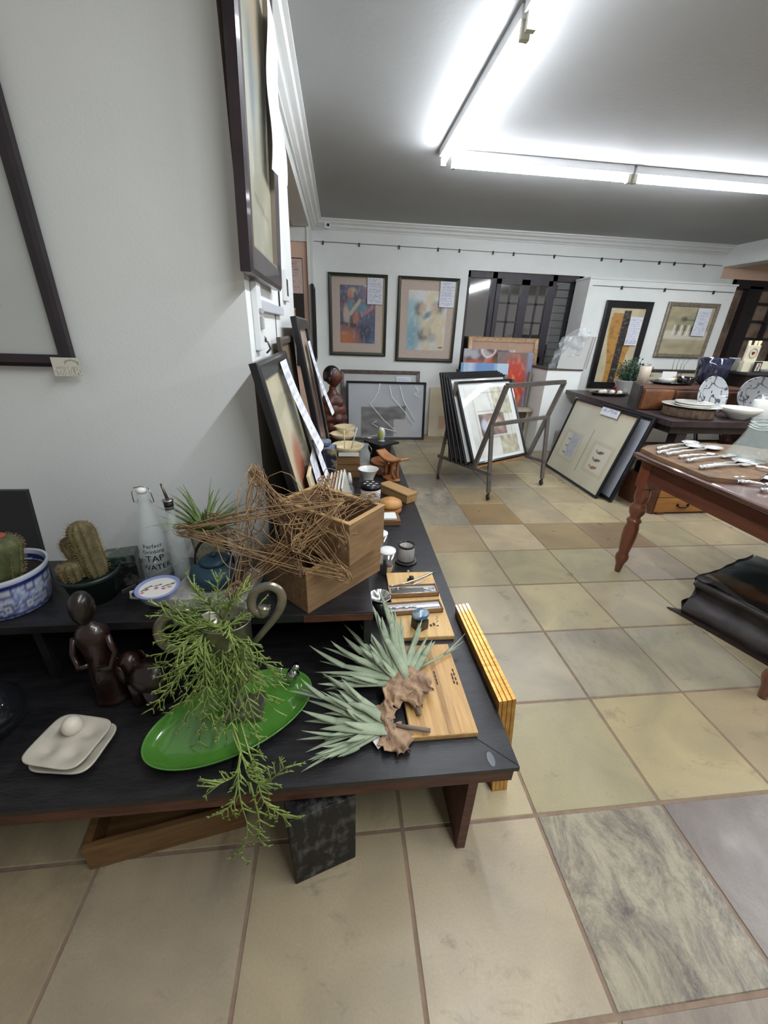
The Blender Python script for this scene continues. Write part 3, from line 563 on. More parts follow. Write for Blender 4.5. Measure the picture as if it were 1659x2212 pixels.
# ---- behind the rack: plinth, gold frame, coloured canvases, wrapped boards
gf = mat('gold_moulding', '#96785a', .42, metal=.3, col2='#b89a78', vs=30)
frame_thing('framed_painting', 'pale gold framed picture resting on the window sill behind the red canvas', (1.11, 5.215, .901), X_, (0, .16, 1), .97, .415, .05, .03, gf, mount=mat('pink_linen', '#b0937e', .8, var=.05), cat='painting', edge=gf)
def art_swirl(u, v):
    c = mix(hexc('#5a3834'), hexc('#9a9ca2'), .5 + 2.2 * N2(u * 7, v * 7, 3)); c = mix(c, hexc('#c24a28'), max(blob(u, v, .22, .68, .2, .12), blob(u, v, .52, .7, .1, .18)) * .9)
    s_ = math.sin(14 * math.hypot(u - .45, (v - .9) * .8) + 6 * N2(u * 3, v * 3)); c = mix(c, hexc('#d6d0c4'), sstep(.7, 1, s_) * .8); return mix(c, hexc('#b89a44'), blob(u, v, .6, .7, .05, .12) * .7)
def canvas(name, label, loc, u, v, w, h, fn, edge, cat='canvas', nx=60, th=.025):
    t = thing(name, label, cat, loc, basis=(u, v)); MB().box(0, 0, 0, w, h, th).build('stretcher', edge, t); art('painting', w, h, fn, th + .001, t, nx); return t
can = mat('canvas_edge', '#a89a88', .8)
canvas('canvas_painting', 'canvas of red, white and blue swirls standing behind the blue canvas', (.975, 4.90, .501), X_, (0, .1, 1), .66, .675, art_swirl, can)
canvas('canvas_painting', 'canvas with a glowing red and orange figure on grey, above the print rack', (1.38, 4.80, .501), X_, (0, .1, 1), .46, .65, lambda u, v: mix(mix(hexc('#6a5c58'), hexc('#7d86a0'), sstep(.8, .9, u)), mix(hexc('#b0301c'), hexc('#cf7a4a'), max(0, N2(u * 9, v * 9, 2)) * 2), blob(u, v, .5, .45, .36, .46)), can)
canvas('canvas_painting', 'pale blue striped canvas in front of the red swirling canvas', (.885, 4.68, .501), X_, (0, .1, 1), .60, .525, lambda u, v: mix(hexc('#5f86b4'), hexc('#a8bdd0'), sstep(.2, .02, abs(u - .17) + .1 * N2(u * 20, 1)) + sstep(.25, .1, abs(u - .9) + .2 * N2(u * 25, 3))), can)
t = thing('easel_stand', 'low pale stand under the stacked canvases behind the rack', 'stand', (.88, 4.62, 0)); MB().box(0, 0, .46, .98, .42, .50, .004).build('top', mat('pale_wood_top', '#a59a88', .6), t)
for x in (.03, .92):
    for y in (.03, .36): MB().box(x, y, 0, x + .03, y + .03, .46).build('leg', mat('pale_wood_top', '#a59a88'), t)
t = thing('tall_board', 'upright grey and brown board standing between the canvases and the plinth', 'board', (1.80, 4.76, 0)); MB().box(0, 0, 0, .03, .28, .93, .002).build('board', mat('grey_board', '#8b8278', .7), t)
t = thing('white_plinth', 'low white plinth with a brown top beside the print rack', 'plinth', (1.87, 4.46, 0)); MB().box(0, 0, 0, .43, .50, .985, .003).build('body', wallw, t); MB().box(-.012, -.012, .985, .44, .51, 1.0, .002).build('top', mat('brown_top', '#4c4038', .6), t)
random.seed(8)
for k in range(4):
    t = thing('wrapped_board', 'grey white board wrapped in clear plastic standing on the white plinth', 'board', (2.02 + .035 * k, 4.54 + .03 * k, 1.0), -.25, 'wrapped boards on the white plinth')
    MB().add([(0, 0, 0), (.3, 0, 0), (.36, .1, .36), (.06, .1, .36), (0, .012, 0), (.3, .012, 0), (.36, .112, .36), (.06, .112, .36)], [(0, 1, 2, 3), (7, 6, 5, 4), (0, 4, 5, 1), (3, 2, 6, 7), (1, 5, 6, 2), (0, 3, 7, 4)]).build('board', mat('board_grey%d' % (k % 2), ['#a8a8a4', '#8c8880'][k % 2], .5, coat=.4), t)
t = thing('plastic_bag', 'crumpled clear plastic sheet over the wrapped boards on the plinth', 'plastic sheet', (1.93, 4.50, 1.0))
o = MB().grid(lambda u, v: (u * .34 + .10 * v - .04, .0 + .07 * math.sin(u * 3) + .05 * N2(u * 5, v * 5, 3), v * .46 * (1 - .35 * abs(u - .75))), 26, 26).build('sheet', mat('frosted_plastic', '#c9d0d4', .18, alpha=.38, coat=1, var=.1), t); displace(o, .016, 14, 2)
# ---- fish prints leaning against the dark table
def fish(c, u, v, cu, cv, s, k): 
    c = mix(c, k, blob(u, v, cu, cv, s, s * .38, .3, .15)); return mix(c, k, seg(u, v, cu - s, cv - s * .2, cu - s * 1.5, cv + s * .15, s * .22))
def art_fish(u, v):
    c = mix(hexc('#c3bea8'), hexc('#cdc9b4'), .5 + N2(u * 4, v * 4)); c = mix(c, hexc('#c0a888'), sstep(.93, .98, v) * .7)
    if abs(u - .52) < .004 and .12 < v < .72: c = hexc('#8a8674')
    for cu, s in ((.25, 1), (.77, 1)):
        if abs(u - cu) < .17 and .18 < v < .60: c = mix(c, hexc('#b4ae94'), .5)
        if abs(u - cu) < .13 and .22 < v < .56: c = hexc('#cdc9b8')
    for j, k in enumerate(('#57574a', '#57574a', '#8c5c4a')):
        c = fish(c, u, v, .77, .48 - .1 * j, .05, hexc(k)); c = fish(c, u, v, .22, .48 - .1 * j, .035, hexc('#57574a'))
    if .22 < u < .37 and .24 < v < .57: c = mix(hexc('#b4b6bc'), hexc('#a6a8b0'), .5 + N2(u * 20, v * 20))
    return c
lean('framed_print', 'cream print of six small fish leaning on the left side of the dark table', (1.765, 3.87, 0), -Y_, 1.0, .78, (.20, 0), .02, .025, ink, artfn=art_fish, nx=90, note=(.50, .70, .26, .07, 9))
lean('framed_print', 'white backed black frame leaning behind the large fish print', (1.85, 3.50, 0), -Y_, .72, .78, (.19, 0), .03, .03, ink, mount=mat('grey_white_backing', '#a5aab6', .35, coat=.3))
t = thing('wrapped_parcel', 'grey plastic wrapped parcel standing on the floor behind the rack', 'parcel', (2.05, 4.12, 0)); o = MB().box(0, 0, 0, .24, .22, .30, .02).build('parcel', mat('grey_wrap', '#77706a', .3, var=.3, vs=10, coat=.5, bump=.8, bs=20), t)
# ---------------------------------------------------------------- low display table and everything on it
def unit(p): return (p - CAM).dot(RF) / F_PX      # metres per photograph pixel at a point
blackp = mat('black_painted_wood', '#161517', .36, col2='#242326', vs=9, vstretch=(1, 4, 1), bump=.25, bs=50)
redb = mat('worn_red_brown_wood', '#3a1f17', .5, col2='#5a3424', vs=10, vstretch=(1, 5, 5), bump=.3)
t = thing('display_table', 'low black topped display table with red-brown edges running to the far wall', 'table', (0, 0, 0))
TP = [(-2.25, .318), (-.157, .318), (-.105, 3.48), (-.868, 3.48), (-.868, 1.19), (-2.25, 1.19)]
MB().prism(TP, .366, TZ).build('tabletop', blackp, t)
inn = [(-2.24, .326), (-.165, .326), (-.113, 3.47), (-.866, 3.47), (-.866, 1.188), (-2.24, 1.188)]
MB().prism(inn, .318, .366).build('apron', redb, t)
for (a, b, c, d) in ((-.272, .335, -.247, 1.05), (-1.95, .335, -1.92, 1.15), (-.25, 2.9, -.225, 3.4), (-.84, 2.9, -.815, 3.4)): MB().add([(a, b, 0), (c, b, 0), (c, d, 0), (a, d, 0), (a, b - .0, .318), (c, b, .318), (c, d, .318), (a, d, .318)], [(3, 2, 1, 0), (4, 5, 6, 7), (0, 1, 5, 4), (1, 2, 6, 5), (2, 3, 7, 6), (3, 0, 4, 7)]).build('leg_panel', redb, t)
MB().box(-1.92, .56, .22, -.272, .585, .318).build('stretcher', redb, t)
mt = MB().bar((-.158, .322, .3803), (-.245, .405, .3803), .002, .0006).bar((-.245, .405, .3803), (-.245, .46, .3803), .002, .0006).build('mitre_joint', mat('joint_dark', '#0c0b0c', .8), t)
MB().lathe([(0, .3802), (.012, .3804), (.014, .3802), (0, .3801)], 20, cx=-.222, cy=.345, sx=.7, sy=1.5).build('worn_highlight_patch', mat('worn_highlight_patch', '#5e6268', .25), t)  # worn paler spot, with the corner's glossy highlight painted into its colour
# bench on the table
ZS = .60
t = thing('bench_shelf', 'long black wooden bench shelf raised on the display table along the near wall', 'shelf', (0, 0, 0))
MB().box(-2.2, .662, ZS - .028, -.498, 1.0, ZS, .003).build('shelf_board', blackp, t)
for x in (-.523, -1.45, -2.1): MB().box(x, .69, TZ, x + .022, .985, ZS - .028).build('end_panel', blackp, t)
MB().box(-2.1, .95, TZ, -.52, .965, ZS - .028).build('back_panel', blackp, t)
MB().box(-.70, .6585, ZS - .026, -.50, .6625, ZS - .004).build('worn_edge', redb, t)
# ---- under the table
t = thing('wooden_crate', 'low rough light brown wooden crate lying on the floor under the table', 'crate', (-1.275, .375, 0), .174)
cw = wood('rough_crate_wood', '#5e4528', '#7a5c38', 0)
MB().box(0, 0, 0, .40, .018, .095, .003).build('front_board', cw, t); MB().box(0, .14, 0, .40, .158, .095, .003).build('back_board', cw, t); MB().box(0, .018, 0, .018, .14, .09).build('side_board', cw, t); MB().box(.382, .018, 0, .40, .14, .09).build('side_board', cw, t); MB().box(.018, .018, .0, .382, .14, .012).build('bottom_board', cw, t)
t = thing('patterned_box', 'black box with a pale woven pattern standing on the floor under the table', 'box', (-.722, .294, 0), .28)
MB().box(0, 0, 0, .168, .15, .285, .003).build('box', mat('black_woven_pattern', '#0a0a0c', .6, col2='#5c5a58', vs=34, lo=.5, hi=.75, detail=3, vstretch=(1, 1, .55)), t)
# ---- gilded frames leaning on the table's right side
gild = mat('gilded_moulding', '#a8752a', .32, metal=.45, col2='#d0a050', vs=18, vstretch=(6, 1, 1), coat=.4)
t = thing('gilded_frame', 'golden ridged empty frame standing on the floor against the right side of the black table', 'frame', (-.062, .478, 0.001), PI / 2 + .02)
ins = MB(); Wd, Hh = .43, .425
for k, (o_, zz) in enumerate(((0, .036), (.012, .05), (.024, .04), (.036, .05), (.048, .032))):
    pass
def ring_prof(mb, W, Hh, prof):
    # prof: (inset, depth)
    rings = [[(i, d, i), (W - i, d, i), (W - i, d, Hh - i), (i, d, Hh - i)] for i, d in prof]
    vs = [p for r in rings for p in r]; n = len(prof)
    mb.add(vs, [(a * 4 + k, a * 4 + (k + 1) % 4, ((a + 1) % n) * 4 + (k + 1) % 4, ((a + 1) % n) * 4 + k) for a in range(n) for k in range(4)])
fr = MB(); ring_prof(fr, Wd, Hh, [(0, 0), (0, .010), (.002, .012), (0, .014), (0, .024), (.002, .026), (0, .028), (0, .038), (.002, .040), (.0, .042), (.0, .05), (.05, .05), (.06, .02), (.06, 0)]); o = fr.build('frame', gild, t)
o.rotation_euler = (-.105, 0, 0)
# ================================ shelf things
def T_(px, py, z=TZ): return at(px, py, 2, z)
def rib_cactus(mb, sp, base, top, r, ribs=11, seed=0, cap=.25):
    base, top = Vector(base), Vector(top); ax = (top - base); L = ax.length; ax.normalize(); a = ax.cross(Vector((0, 1, 0))).normalized(); b = ax.cross(a); n = 22; seg = ribs * 4; vs = []
    random.seed(seed)
    for i in range(n + 1):
        f = i / n; rr = r * (1 - .12 * (1 - f)) * math.sqrt(max(0, 1 - max(0, (f - (1 - cap)) / cap) ** 2)) * (.85 + .15 * sstep(0, .2, f))
        for k in range(seg):
            an = 2 * PI * k / seg; q = rr * (1 + .1 * math.cos(an * ribs)); vs.append(base + ax * (L * f) + a * math.cos(an) * q + b * math.sin(an) * q)
            if k % 4 == 0 and i % 1 == 0 and i > 1 and rr > .003:
                p = vs[-1]; 
                for _ in range(3):
                    d = (a * math.cos(an) + b * math.sin(an) + Vector((random.uniform(-.7, .7), random.uniform(-.7, .7), random.uniform(-.4, .9)))).normalized(); sp.tube([p, p + d * .008], [.0006, .0002], 3, False)
    mb.add(vs, [(i * seg + k, i * seg + (k + 1) % seg, (i + 1) * seg + (k + 1) % seg, (i + 1) * seg + k) for i in range(n) for k in range(seg)], True)
cacm = mat('cactus_green', '#3c4428', .7, col2='#565a38', vs=30); spm = mat('cactus_spines', '#8a7550', .7); soil = mat('dark_soil', '#1c1814', .9, var=.4, vs=60)
# blue and white pot
t = thing('cactus_pot', 'blue and white patterned china pot with a thick green cactus at the left edge', 'potted cactus', (-1.525, .765, ZS))
def bluewhite(co):
    a = math.atan2(co.y, co.x); z = co.z; wht, bl, lb = hexc('#b4bac6'), hexc('#1c2a66'), hexc('#5a6ea6')
    if z > .112 or math.hypot(co.x, co.y) < .085 and z > .02: return wht
    if .100 < z < .110 or .006 < z < .014: return bl
    k = (a / .55) % 1; zz = z / .115
    c = mix(wht, lb, .35 + 1.2 * N2(a * 14, z * 160, 1))
    if zz > .58 and k < .5 and .65 < zz < .86: return mix(wht, bl, .85 if abs(k - .25) > .16 or abs(zz - .755) > .07 else .2)
    if zz < .58:
        k2 = (a / .5 + .3) % 1
        if k2 < .46 and .15 < zz < .45: return mix(wht, bl, .8 if (abs(k2 - .23) > .15 or abs(zz - .3) > .1) else (.8 if abs(k2 - .23) < .05 and abs(zz - .3) < .05 else .1))
        r_ = math.hypot((k2 - .73) / .2, (zz - .02) / .35); return mix(c, bl, .6 if abs((r_ * 3) % 1 - .5) < .2 and r_ < 1.7 else .05)
    return c
pr_ = [(0, 0), (.078, 0), (.084, .004), (.093, .05), (.099, .1), (.104, .118), (.104, .124), (.098, .124), (.094, .11), (.088, .09)]
MB().lathe([(r, h) for i in range(len(pr_) - 1) for r, h in [(pr_[i][0] + (pr_[i + 1][0] - pr_[i][0]) * f / 6, pr_[i][1] + (pr_[i + 1][1] - pr_[i][1]) * f / 6) for f in range(6)]], 120).build('pot', vcmat('glazed_china', .15, coat=.8), t, bluewhite)
MB().lathe([(0, .09), (.09, .09)], 24).build('soil', soil, t)
cb = MB(); sb = MB(); rib_cactus(cb, sb, (-.005, 0, .09), (.012, .015, .215), .048, 12, 1); rib_cactus(cb, sb, (-.055, -.02, .09), (-.06, -.02, .17), .03, 10, 2)
cb.build('cactus', cacm, t); sb.build('spines', spm, t)
MB().ball((.012, .013, .213), .014, 10, (1.6, 1.2, .6)).build('flower', mat('red_flower', '#8a4030', .7), t)
t = thing('black_board', 'black slanting board leaning on the near wall behind the blue and white pot', 'board', (-1.78, .90, ZS)); MB().add([(0, 0, 0), (.26, 0, 0), (.215, .09, .26), (.10, .09, .26), (0, .015, 0), (.26, .015, 0), (.215, .105, .26), (.10, .105, .26)], [(0, 1, 2, 3), (7, 6, 5, 4), (0, 4, 5, 1), (3, 2, 6, 7), (1, 5, 6, 2), (0, 3, 7, 4)]).build('board', mat('black_board2', '#15171a', .4), t)
# dark green pot
t = thing('cactus_pot', 'dark green plastic pot with two ribbed brownish cacti on the bench shelf', 'potted cactus', (-1.318, .79, ZS))
MB().lathe([(0, 0), (.056, 0), (.07, .075), (.076, .078), (.077, .092), (.072, .092), (.068, .07), (0, .068)], 36).build('pot', mat('dark_green_plastic', '#14221f', .4), t)
cb = MB(); sb = MB(); cm2 = mat('brown_green_cactus', '#4a4228', .75, col2='#6a6242', vs=30)
rib_cactus(cb, sb, (.01, .015, .06), (-.012, .03, .235), .034, 11, 3); rib_cactus(cb, sb, (-.02, .025, .07), (-.055, .035, .185), .027, 10, 4); rib_cactus(cb, sb, (-.033, -.02, .07), (-.038, -.018, .128), .025, 10, 5)
cb.build('cactus', cm2, t); sb.build('spines', spm, t)
# green tin
t = thing('tea_tin', 'dark picture printed tin with a green lid beside the cactus on the bench shelf', 'tin', (-1.262, .86, ZS), .25)
MB().box(-.045, -.03, 0, .04, .03, .082, .003).build('body', mat('dark_printed_tin', '#141416', .2, col2='#5a5854', vs=30, lo=.45, hi=.8, coat=.6), t); MB().box(-.047, -.032, .084, .042, .032, .108, .003).build('lid', mat('green_tin_lid', '#1d2c26', .25, col2='#6a7868', vs=40, lo=.5, hi=.8, coat=.5), t); MB().box(-.0475, -.0325, .082, .0425, .0325, .085).build('seam', mat('bright_metal', '#d8dadc', .15, metal=1), t)
p0, p1 = T_(262, 1275, ZS + .006), T_(395, 1212, ZS + .006)
t = thing('glossy_tray', 'thin black glossy tray with a bright front edge under the china cup', 'tray', (p0.x, p0.y, ZS), math.atan2(p1.y - p0.y, p1.x - p0.x))
MB().box(0, 0, 0, .21, .10, .006, .001).build('tray', mat('black_gloss', '#101012', .08, coat=1), t); MB().box(0, -.0012, .002, .21, 0, .006).build('bright_edge', mat('bright_metal', '#d8dadc'), t)
# swing top bottle
glass = mat('clear_glass', '#dfe9e8', .03, alpha=.2, coat=1., spec=.8); wire = mat('steel_wire', '#a8aaac', .25, metal=1)
t = thing('swing_top_bottle', 'tall clear glass swing-top water bottle with black lettering on the bench shelf', 'bottle', (-1.182, .905, ZS))
prof = [(0, 0), (.040, 0), (.043, .004), (.043, .13), (.041, .15), (.030, .20), (.0185, .245), (.0165, .262), (.019, .266), (.019, .280), (.0165, .284), (.0135, .284), (.0135, .25), (.027, .198), (.038, .148), (.040, .13), (.040, .008), (0, .007)]
MB().lathe(prof, 40).build('bottle', glass, t); MB().lathe([(0, .285), (.012, .285), (.015, .292), (.012, .300), (0, .302)], 20).build('stopper', mat('white_stopper', '#e2e2dc', .3), t)
MB().tube([(-.021, 0, .30), (-.027, -.004, .285), (-.029, 0, .255), (-.021, .003, .25), (-.017, 0, .262)], .0014, 6).tube([(.021, 0, .30), (.027, -.004, .285), (.029, 0, .255), (.021, .003, .25), (.017, 0, .262)], .0014, 6).tube([(-.021, 0, .30), (0, 0, .305), (.021, 0, .30)], .0014, 6).build('wire_clamp', wire, t)
blk2 = mat('black_print', '#15151a', .6)
for (s, sz, z) in (('Perfect', .019, .122), ('Drinking', .018, .103), ('TAP', .030, .077), ('WATER', .026, .046)):
    o = text_mesh(s, sz, blk2, t, 'lettering', .0002)
    for v in o.data.vertices:
        a = v.co.x / .0436 - .40; zz = v.co.y + z; v.co = (.0437 * math.sin(a + .75), -.0437 * math.cos(a + .75), zz) if False else (.0438 * math.sin(a + .70), -.0438 * math.cos(a + .70), zz)
t = thing('oil_bottle', 'slim clear glass oil bottle with a steel pourer behind the vine star', 'bottle', (-1.098, .872, ZS))
MB().lathe([(0, 0), (.024, 0), (.026, .004), (.026, .16), (.0135, .20), (.0125, .25), (.014, .254), (.011, .254), (.010, .2), (.0235, .158), (.0235, .006), (0, .006)], 28).build('bottle', glass, t)
MB().lathe([(0, .245), (.0125, .245), (.0135, .272), (0, .272)], 20).build('stopper', mat('black_rubber', '#101010', .5), t); MB().lathe([(0, .272), (.016, .272), (.016, .275), (0, .276)], 20).build('collar', wire, t); MB().tube([(0, 0, .274), (-.004, 0, .295), (-.010, 0, .325)], [.0045, .004, .0028], 10).build('spout', mat('dull_steel', '#6a5c58', .35, metal=.8), t)
# air plant in cream pot
pp = T_(470, 1214, ZS); t = thing('air_plant_pot', 'cream patterned pot with a spiky green air plant behind the vine star', 'potted plant', (pp.x, .955, ZS))
MB().lathe([(0, 0), (.030, 0), (.036, .05), (.041, .112), (.043, .115), (.039, .115), (.034, .05), (0, .09)], 36, sx=1.05).build('pot', mat('cream_relief_pot', '#a8a692', .35, col2='#77745e', vs=45, lo=.4, hi=.6, bump=.6, bs=45, coat=.4), t)
random.seed(12); lb = MB()
for k in range(62):
    a = random.uniform(0, 2 * PI); out_ = random.uniform(.25, 1.15); L = random.uniform(.075, .135); d = Vector((math.cos(a) * out_, math.sin(a) * out_ * .7, 1.15 - .5 * out_)).normalized(); p = Vector((-.004 + math.cos(a) * .008, math.sin(a) * .008, .095)); pts = [p.copy()]; curl = random.uniform(-.3, .55)
    for i in range(7): p = p + d * L / 7; pts.append(p.copy()); d = (d + Vector((d.x * .2, d.y * .2, -.17 * curl * 2 * (out_)))).normalized()
    lb.tube(pts, [.006, .0062, .0055, .0046, .0036, .0026, .0015, .0004], 5, True, .35)
lb.build('leaves', mat('air_plant_green', '#55683c', .6, col2='#7f9258', vs=25), t)
PL = [k for k in C.objects if k.name.startswith('air_plant_pot')][0]; PL.scale = (1.38, 1.2, 1.42); PL.location.y = .925
# white block with teapot
t = thing('stone_block', 'flat grey-white square block under the blue teapot', 'block', (-.965, .775, ZS), -.12); MB().box(-.115, -.075, 0, .11, .10, .034, .003).build('block', mat('grey_white_block', '#8a8884', .6, col2='#a8a6a2', vs=30, bump=.3), t)
t = thing('teapot', 'dark blue cast teapot with a black wire handle on the grey white block', 'teapot', (-.968, .795, ZS + .034))
tpm = mat('teal_blue_iron', '#1f3a4a', .5, bump=.4, bs=150)
MB().lathe([(0, 0), (.038, 0), (.052, .012), (.058, .03), (.052, .048), (.036, .058), (0, .06)], 40).build('body', tpm, t); MB().lathe([(0, .056), (.033, .058), (.030, .066), (.014, .072), (0, .073)], 30).build('lid', tpm, t).location = (0, 0, .001)
MB().ball((0, 0, .078), .0075, 10).build('lid_knob', tpm, t); MB().tube([(.05, .0, .02), (.07, 0, .035), (.082, 0, .052)], [.011, .008, .006], 10).build('spout', tpm, t)
MB().tube([(-.044 * math.cos(a) - 0, 0, .05 + .072 * math.sin(a)) for a in [i * PI / 14 for i in range(15)]], [.002] * 3 + [.0035] * 9 + [.002] * 3, 8).build('handle', mat('black_handle', '#16120f', .5), t)
TPT = [k for k in C.objects if k.name.startswith('teapot')][0]; TPT.scale = (1.28, 1.28, 1.22)
# china cup with flowers inside
cp = T_(338, 1312, ZS); t = thing('china_cup', 'white china cup with blue rim and small red flowers painted inside', 'cup', (-1.118, .742, ZS + .0065))
def cupc(co):
    r = math.hypot(co.x, co.y); a = math.atan2(co.y, co.x)
    if co.z > .0405: return hexc('#7d88b8')
    if r < .040 and co.z > .03: pass
    return hexc('#b0aea6')
MB().lathe([(0, 0), (.022, 0), (.024, .004), (.036, .02), (.044, .042), (.0455, .045), (.043, .046), (.040, .042), (0, .036)], 48).build('cup', vcmat('glazed_china', .15), t, cupc)
art('flower_painting', .076, .076, lambda u, v: (lambda c: c)(mix(hexc('#dcdad4'), hexc('#7d8cc4'), sstep(.92, .99, math.hypot(u - .5, v - .5) * 2)) if math.hypot(u - .5, v - .5) < .5 else hexc('#8a94c0')) , .0, t, 4) if False else None
def cupart(co):
    u, v = co.x / .04, co.y / .04; c = hexc('#d8d6d0')
    if math.hypot(u, v) > .9: return hexc('#8490c0')
    for (a, b) in ((-.5, -.1), (-.05, .05), (.35, .0), (.6, .15), (-.6, -.35)):
        c = mix(c, hexc('#b0405a'), blob(u, v, a, b - .12, .12, .09, 0, .15)); c = mix(c, hexc('#2e3a3a'), seg(u, v, a - .12, b + .05, a + .12, b + .25, .06)); c = mix(c, hexc('#2e4a3a'), blob(u, v, a + .1, b + .2, .1, .05, .5, .2))
    return c
mbq = MB(); mbq.lathe([(0.0001, .0425)] + [(.0405 * k / 14, .0425) for k in range(1, 15)], 60, smooth=False); mbq.build('painted_inside', vcmat('glazed_china', .15), t, cupart)
MB().tube([(-.038, 0, .036), (-.055, -.004, .034), (-.058, -.004, .018), (-.036, -.002, .012)], .004, 8).build('handle', vcmat('glazed_china', .15), t, lambda co: hexc('#b0aea6'))
t.scale = (1.32, 1.32, 1.15)
t = thing('glass_tumbler', 'small clear glass tumbler lying beside the china cup on the shelf', 'glass', (-1.04, .715, ZS)); MB().lathe([(0, 0), (.015, 0), (.019, .03), (.018, .03), (.0135, .003), (0, .003)], 24).build('glass', glass, t)
# wooden boxes
bwood = wood('teak_box_wood', '#6a5038', '#8c7050', 0, 10, .6); bwin = wood('teak_box_rim', '#8f7048', '#ac8a5a', 0, 10, .5)
def open_box(name, label, loc, rz, L, W, Hh, th=.013):
    t = thing(name, label, 'box', loc, rz, 'wooden open boxes on the bench shelf')
    MB().box(0, 0, 0, L, th, Hh, .002).box(0, W - th, 0, L, W, Hh, .002).box(0, th, 0, th, W - th, Hh, .002).box(L - th, th, 0, L, W - th, Hh, .002).box(th, th, 0, L - th, W - th, .01).build('body', bwood, t)
    MB().box(-.001, -.001, Hh - .003, L + .001, th + .001, Hh + .002, .002).box(-.001, W - th - .001, Hh - .003, L + .001, W + .001, Hh + .002, .002).box(-.001, th, Hh - .003, th + .001, W - th, Hh + .002, .002).box(L - th - .001, th, Hh - .003, L + .001, W - th, Hh + .002, .002).build('rim', bwin, t)
    return t
lo_ = open_box('wooden_box', 'lower open wooden box on the bench shelf holding up the other box', (-.687, .664, ZS), math.atan2(.214, .229), .313, .20, .137)
hi_ = open_box('wooden_box', 'upper open wooden box sitting skewed on top of the other wooden box', (-.567, .690, ZS + .1395), math.atan2(.130, .108), .172, .275, .132)
# grapevine stars
random.seed(21); vm1 = mat('dry_vine', '#7a5f42', .7, col2='#9c7e58', vs=60); vm2 = mat('dark_dry_vine', '#5f463a', .7, col2='#86684c', vs=60)
def vine_star(label, tips, m, n=14, r=.00105, extra=60, loop=True):
    t = thing('vine_star', label, 'decoration', (0, 0, 0), group='dry vine stars'); mb = MB()
    def strand(a, b, j, bow=.012, k=8):
        a = a + Vector((random.gauss(0, j), random.gauss(0, j), random.gauss(0, j))); b = b + Vector((random.gauss(0, j), random.gauss(0, j), random.gauss(0, j)))
        w_ = Vector((random.gauss(0, bow), random.gauss(0, bow), random.gauss(0, bow))); w2_ = Vector((random.gauss(0, bow), random.gauss(0, bow), random.gauss(0, bow)))
        mb.tube([a.lerp(b, i / k) + w_ * math.sin(PI * i / k) + w2_ * math.sin(2 * PI * i / k) * .6 for i in range(k + 1)], r * random.uniform(.7, 1.25), 5)
    N_ = len(tips); cen = sum(tips, Vector()) / N_
    for i in range(N_):
        for q in range(n): strand(tips[i], tips[(i + 2) % N_], .008)
        if loop:
            d = (tips[i] - cen).normalized(); s = d.cross(Vector((0, 1, 0))).normalized()
            for q in range(6):
                rr = random.uniform(.012, .03); c0 = tips[i] + d * random.uniform(-.02, .008); mb.tube([c0 + s * rr * math.sin(a) * .8 + d * rr * math.cos(a) - d * .01 + Vector((0, random.gauss(0, .002), 0)) for a in [2 * PI * f / 12 for f in range(12)]], r, 5)
    for q in range(extra):
        i = random.randrange(N_); j2 = random.randrange(N_); a = cen.lerp(tips[i], random.uniform(.2, .85)); b = cen.lerp(tips[j2], random.uniform(.2, .85)); strand(a, b, .012, .018)
    mb.build('vines', m, t); return t
vine_star('large dry vine star leaning on the wooden boxes, its left point over the bottles', [at(548, 1012, 1, .88), at(388, 1146, 1, .78), at(500, 1288, 1, .67), at(745, 1246, 1, .655), at(735, 1088, 1, .74)], vm1, 7, .0014, 34)
vine_star('smaller darker dry vine star between the air plant and the boxes', [at(560, 1020, 1, .93), at(455, 1120, 1, .86), at(520, 1262, 1, .74), at(650, 1240, 1, .665), at(690, 1085, 1, .80)], vm2, 5, .0012, 22)
vine_star('dry vine star lying on the open upper wooden box', [at(600, 1080, 1, .90), at(640, 1180, 1, .675), at(745, 1170, 1, .655), at(810, 1075, 1, .84), at(700, 1035, 1, .95)], vm1, 5, .0012, 16)
# ================================ table things in front of the bench
eb = mat('dark_carved_wood', '#120d0b', .32, col2='#1e1410', vs=14, bump=.4, bs=40, coat=.3); ebr = mat('red_carved_wood', '#170d0a', .35, col2='#28140f', vs=12, bump=.5, bs=35, coat=.3)
t = thing('carved_figure', 'dark carved wooden figure with a round polished head in front of the bench shelf', 'carving', (-1.235, .605, TZ), .1)
o = MB().lathe([(0, 0), (.058, 0), (.060, .012), (.048, .02), (.046, .06), (.05, .10), (.044, .13), (.036, .16), (.045, .20), (.058, .235), (.05, .255), (.022, .27), (.018, .285), (0, .29)], 36, sx=1., sy=.75).build('body', ebr, t); displace(o, .008, 22, 3); sub(o)
MB().tube([(-.05, -.01, .235), (-.066, -.02, .19), (-.05, -.04, .155), (-.015, -.045, .165)], [.012, .010, .009, .007], 10).tube([(.05, -.01, .235), (.064, -.02, .185), (.048, -.04, .145), (.01, -.048, .15)], [.012, .010, .009, .007], 10).build('arms', ebr, t)
h = MB().ball((0, 0, 0), 1, 22).build('head', eb, t)
for v in h.data.vertices:
    x, y, z = v.co; jaw = sstep(.0, -1, z); X = x * (.037 - .010 * jaw); Y = y * .042; Z = z * .05
    if y < -.2: Y -= .008 * math.exp(-((z + .1) / .2) ** 2) * math.exp(-(x / .22) ** 2) + .006 * math.exp(-((z + .48) / .09) ** 2) * math.exp(-(x / .4) ** 2); Y += .005 * math.exp(-((z - .12) / .12) ** 2) * math.exp(-((abs(x) - .4) / .2) ** 2)
    v.co = (X, Y, Z + .325)
for sx in (-1, 1): MB().ball((sx * .037, 0, .32), .009, 8, (.5, .8, 1.3)).build('ear', eb, t)
FIG = [k for k in C.objects if k.name.startswith('carved_figure')][0]; FIG.scale = (.74, .78, .97)
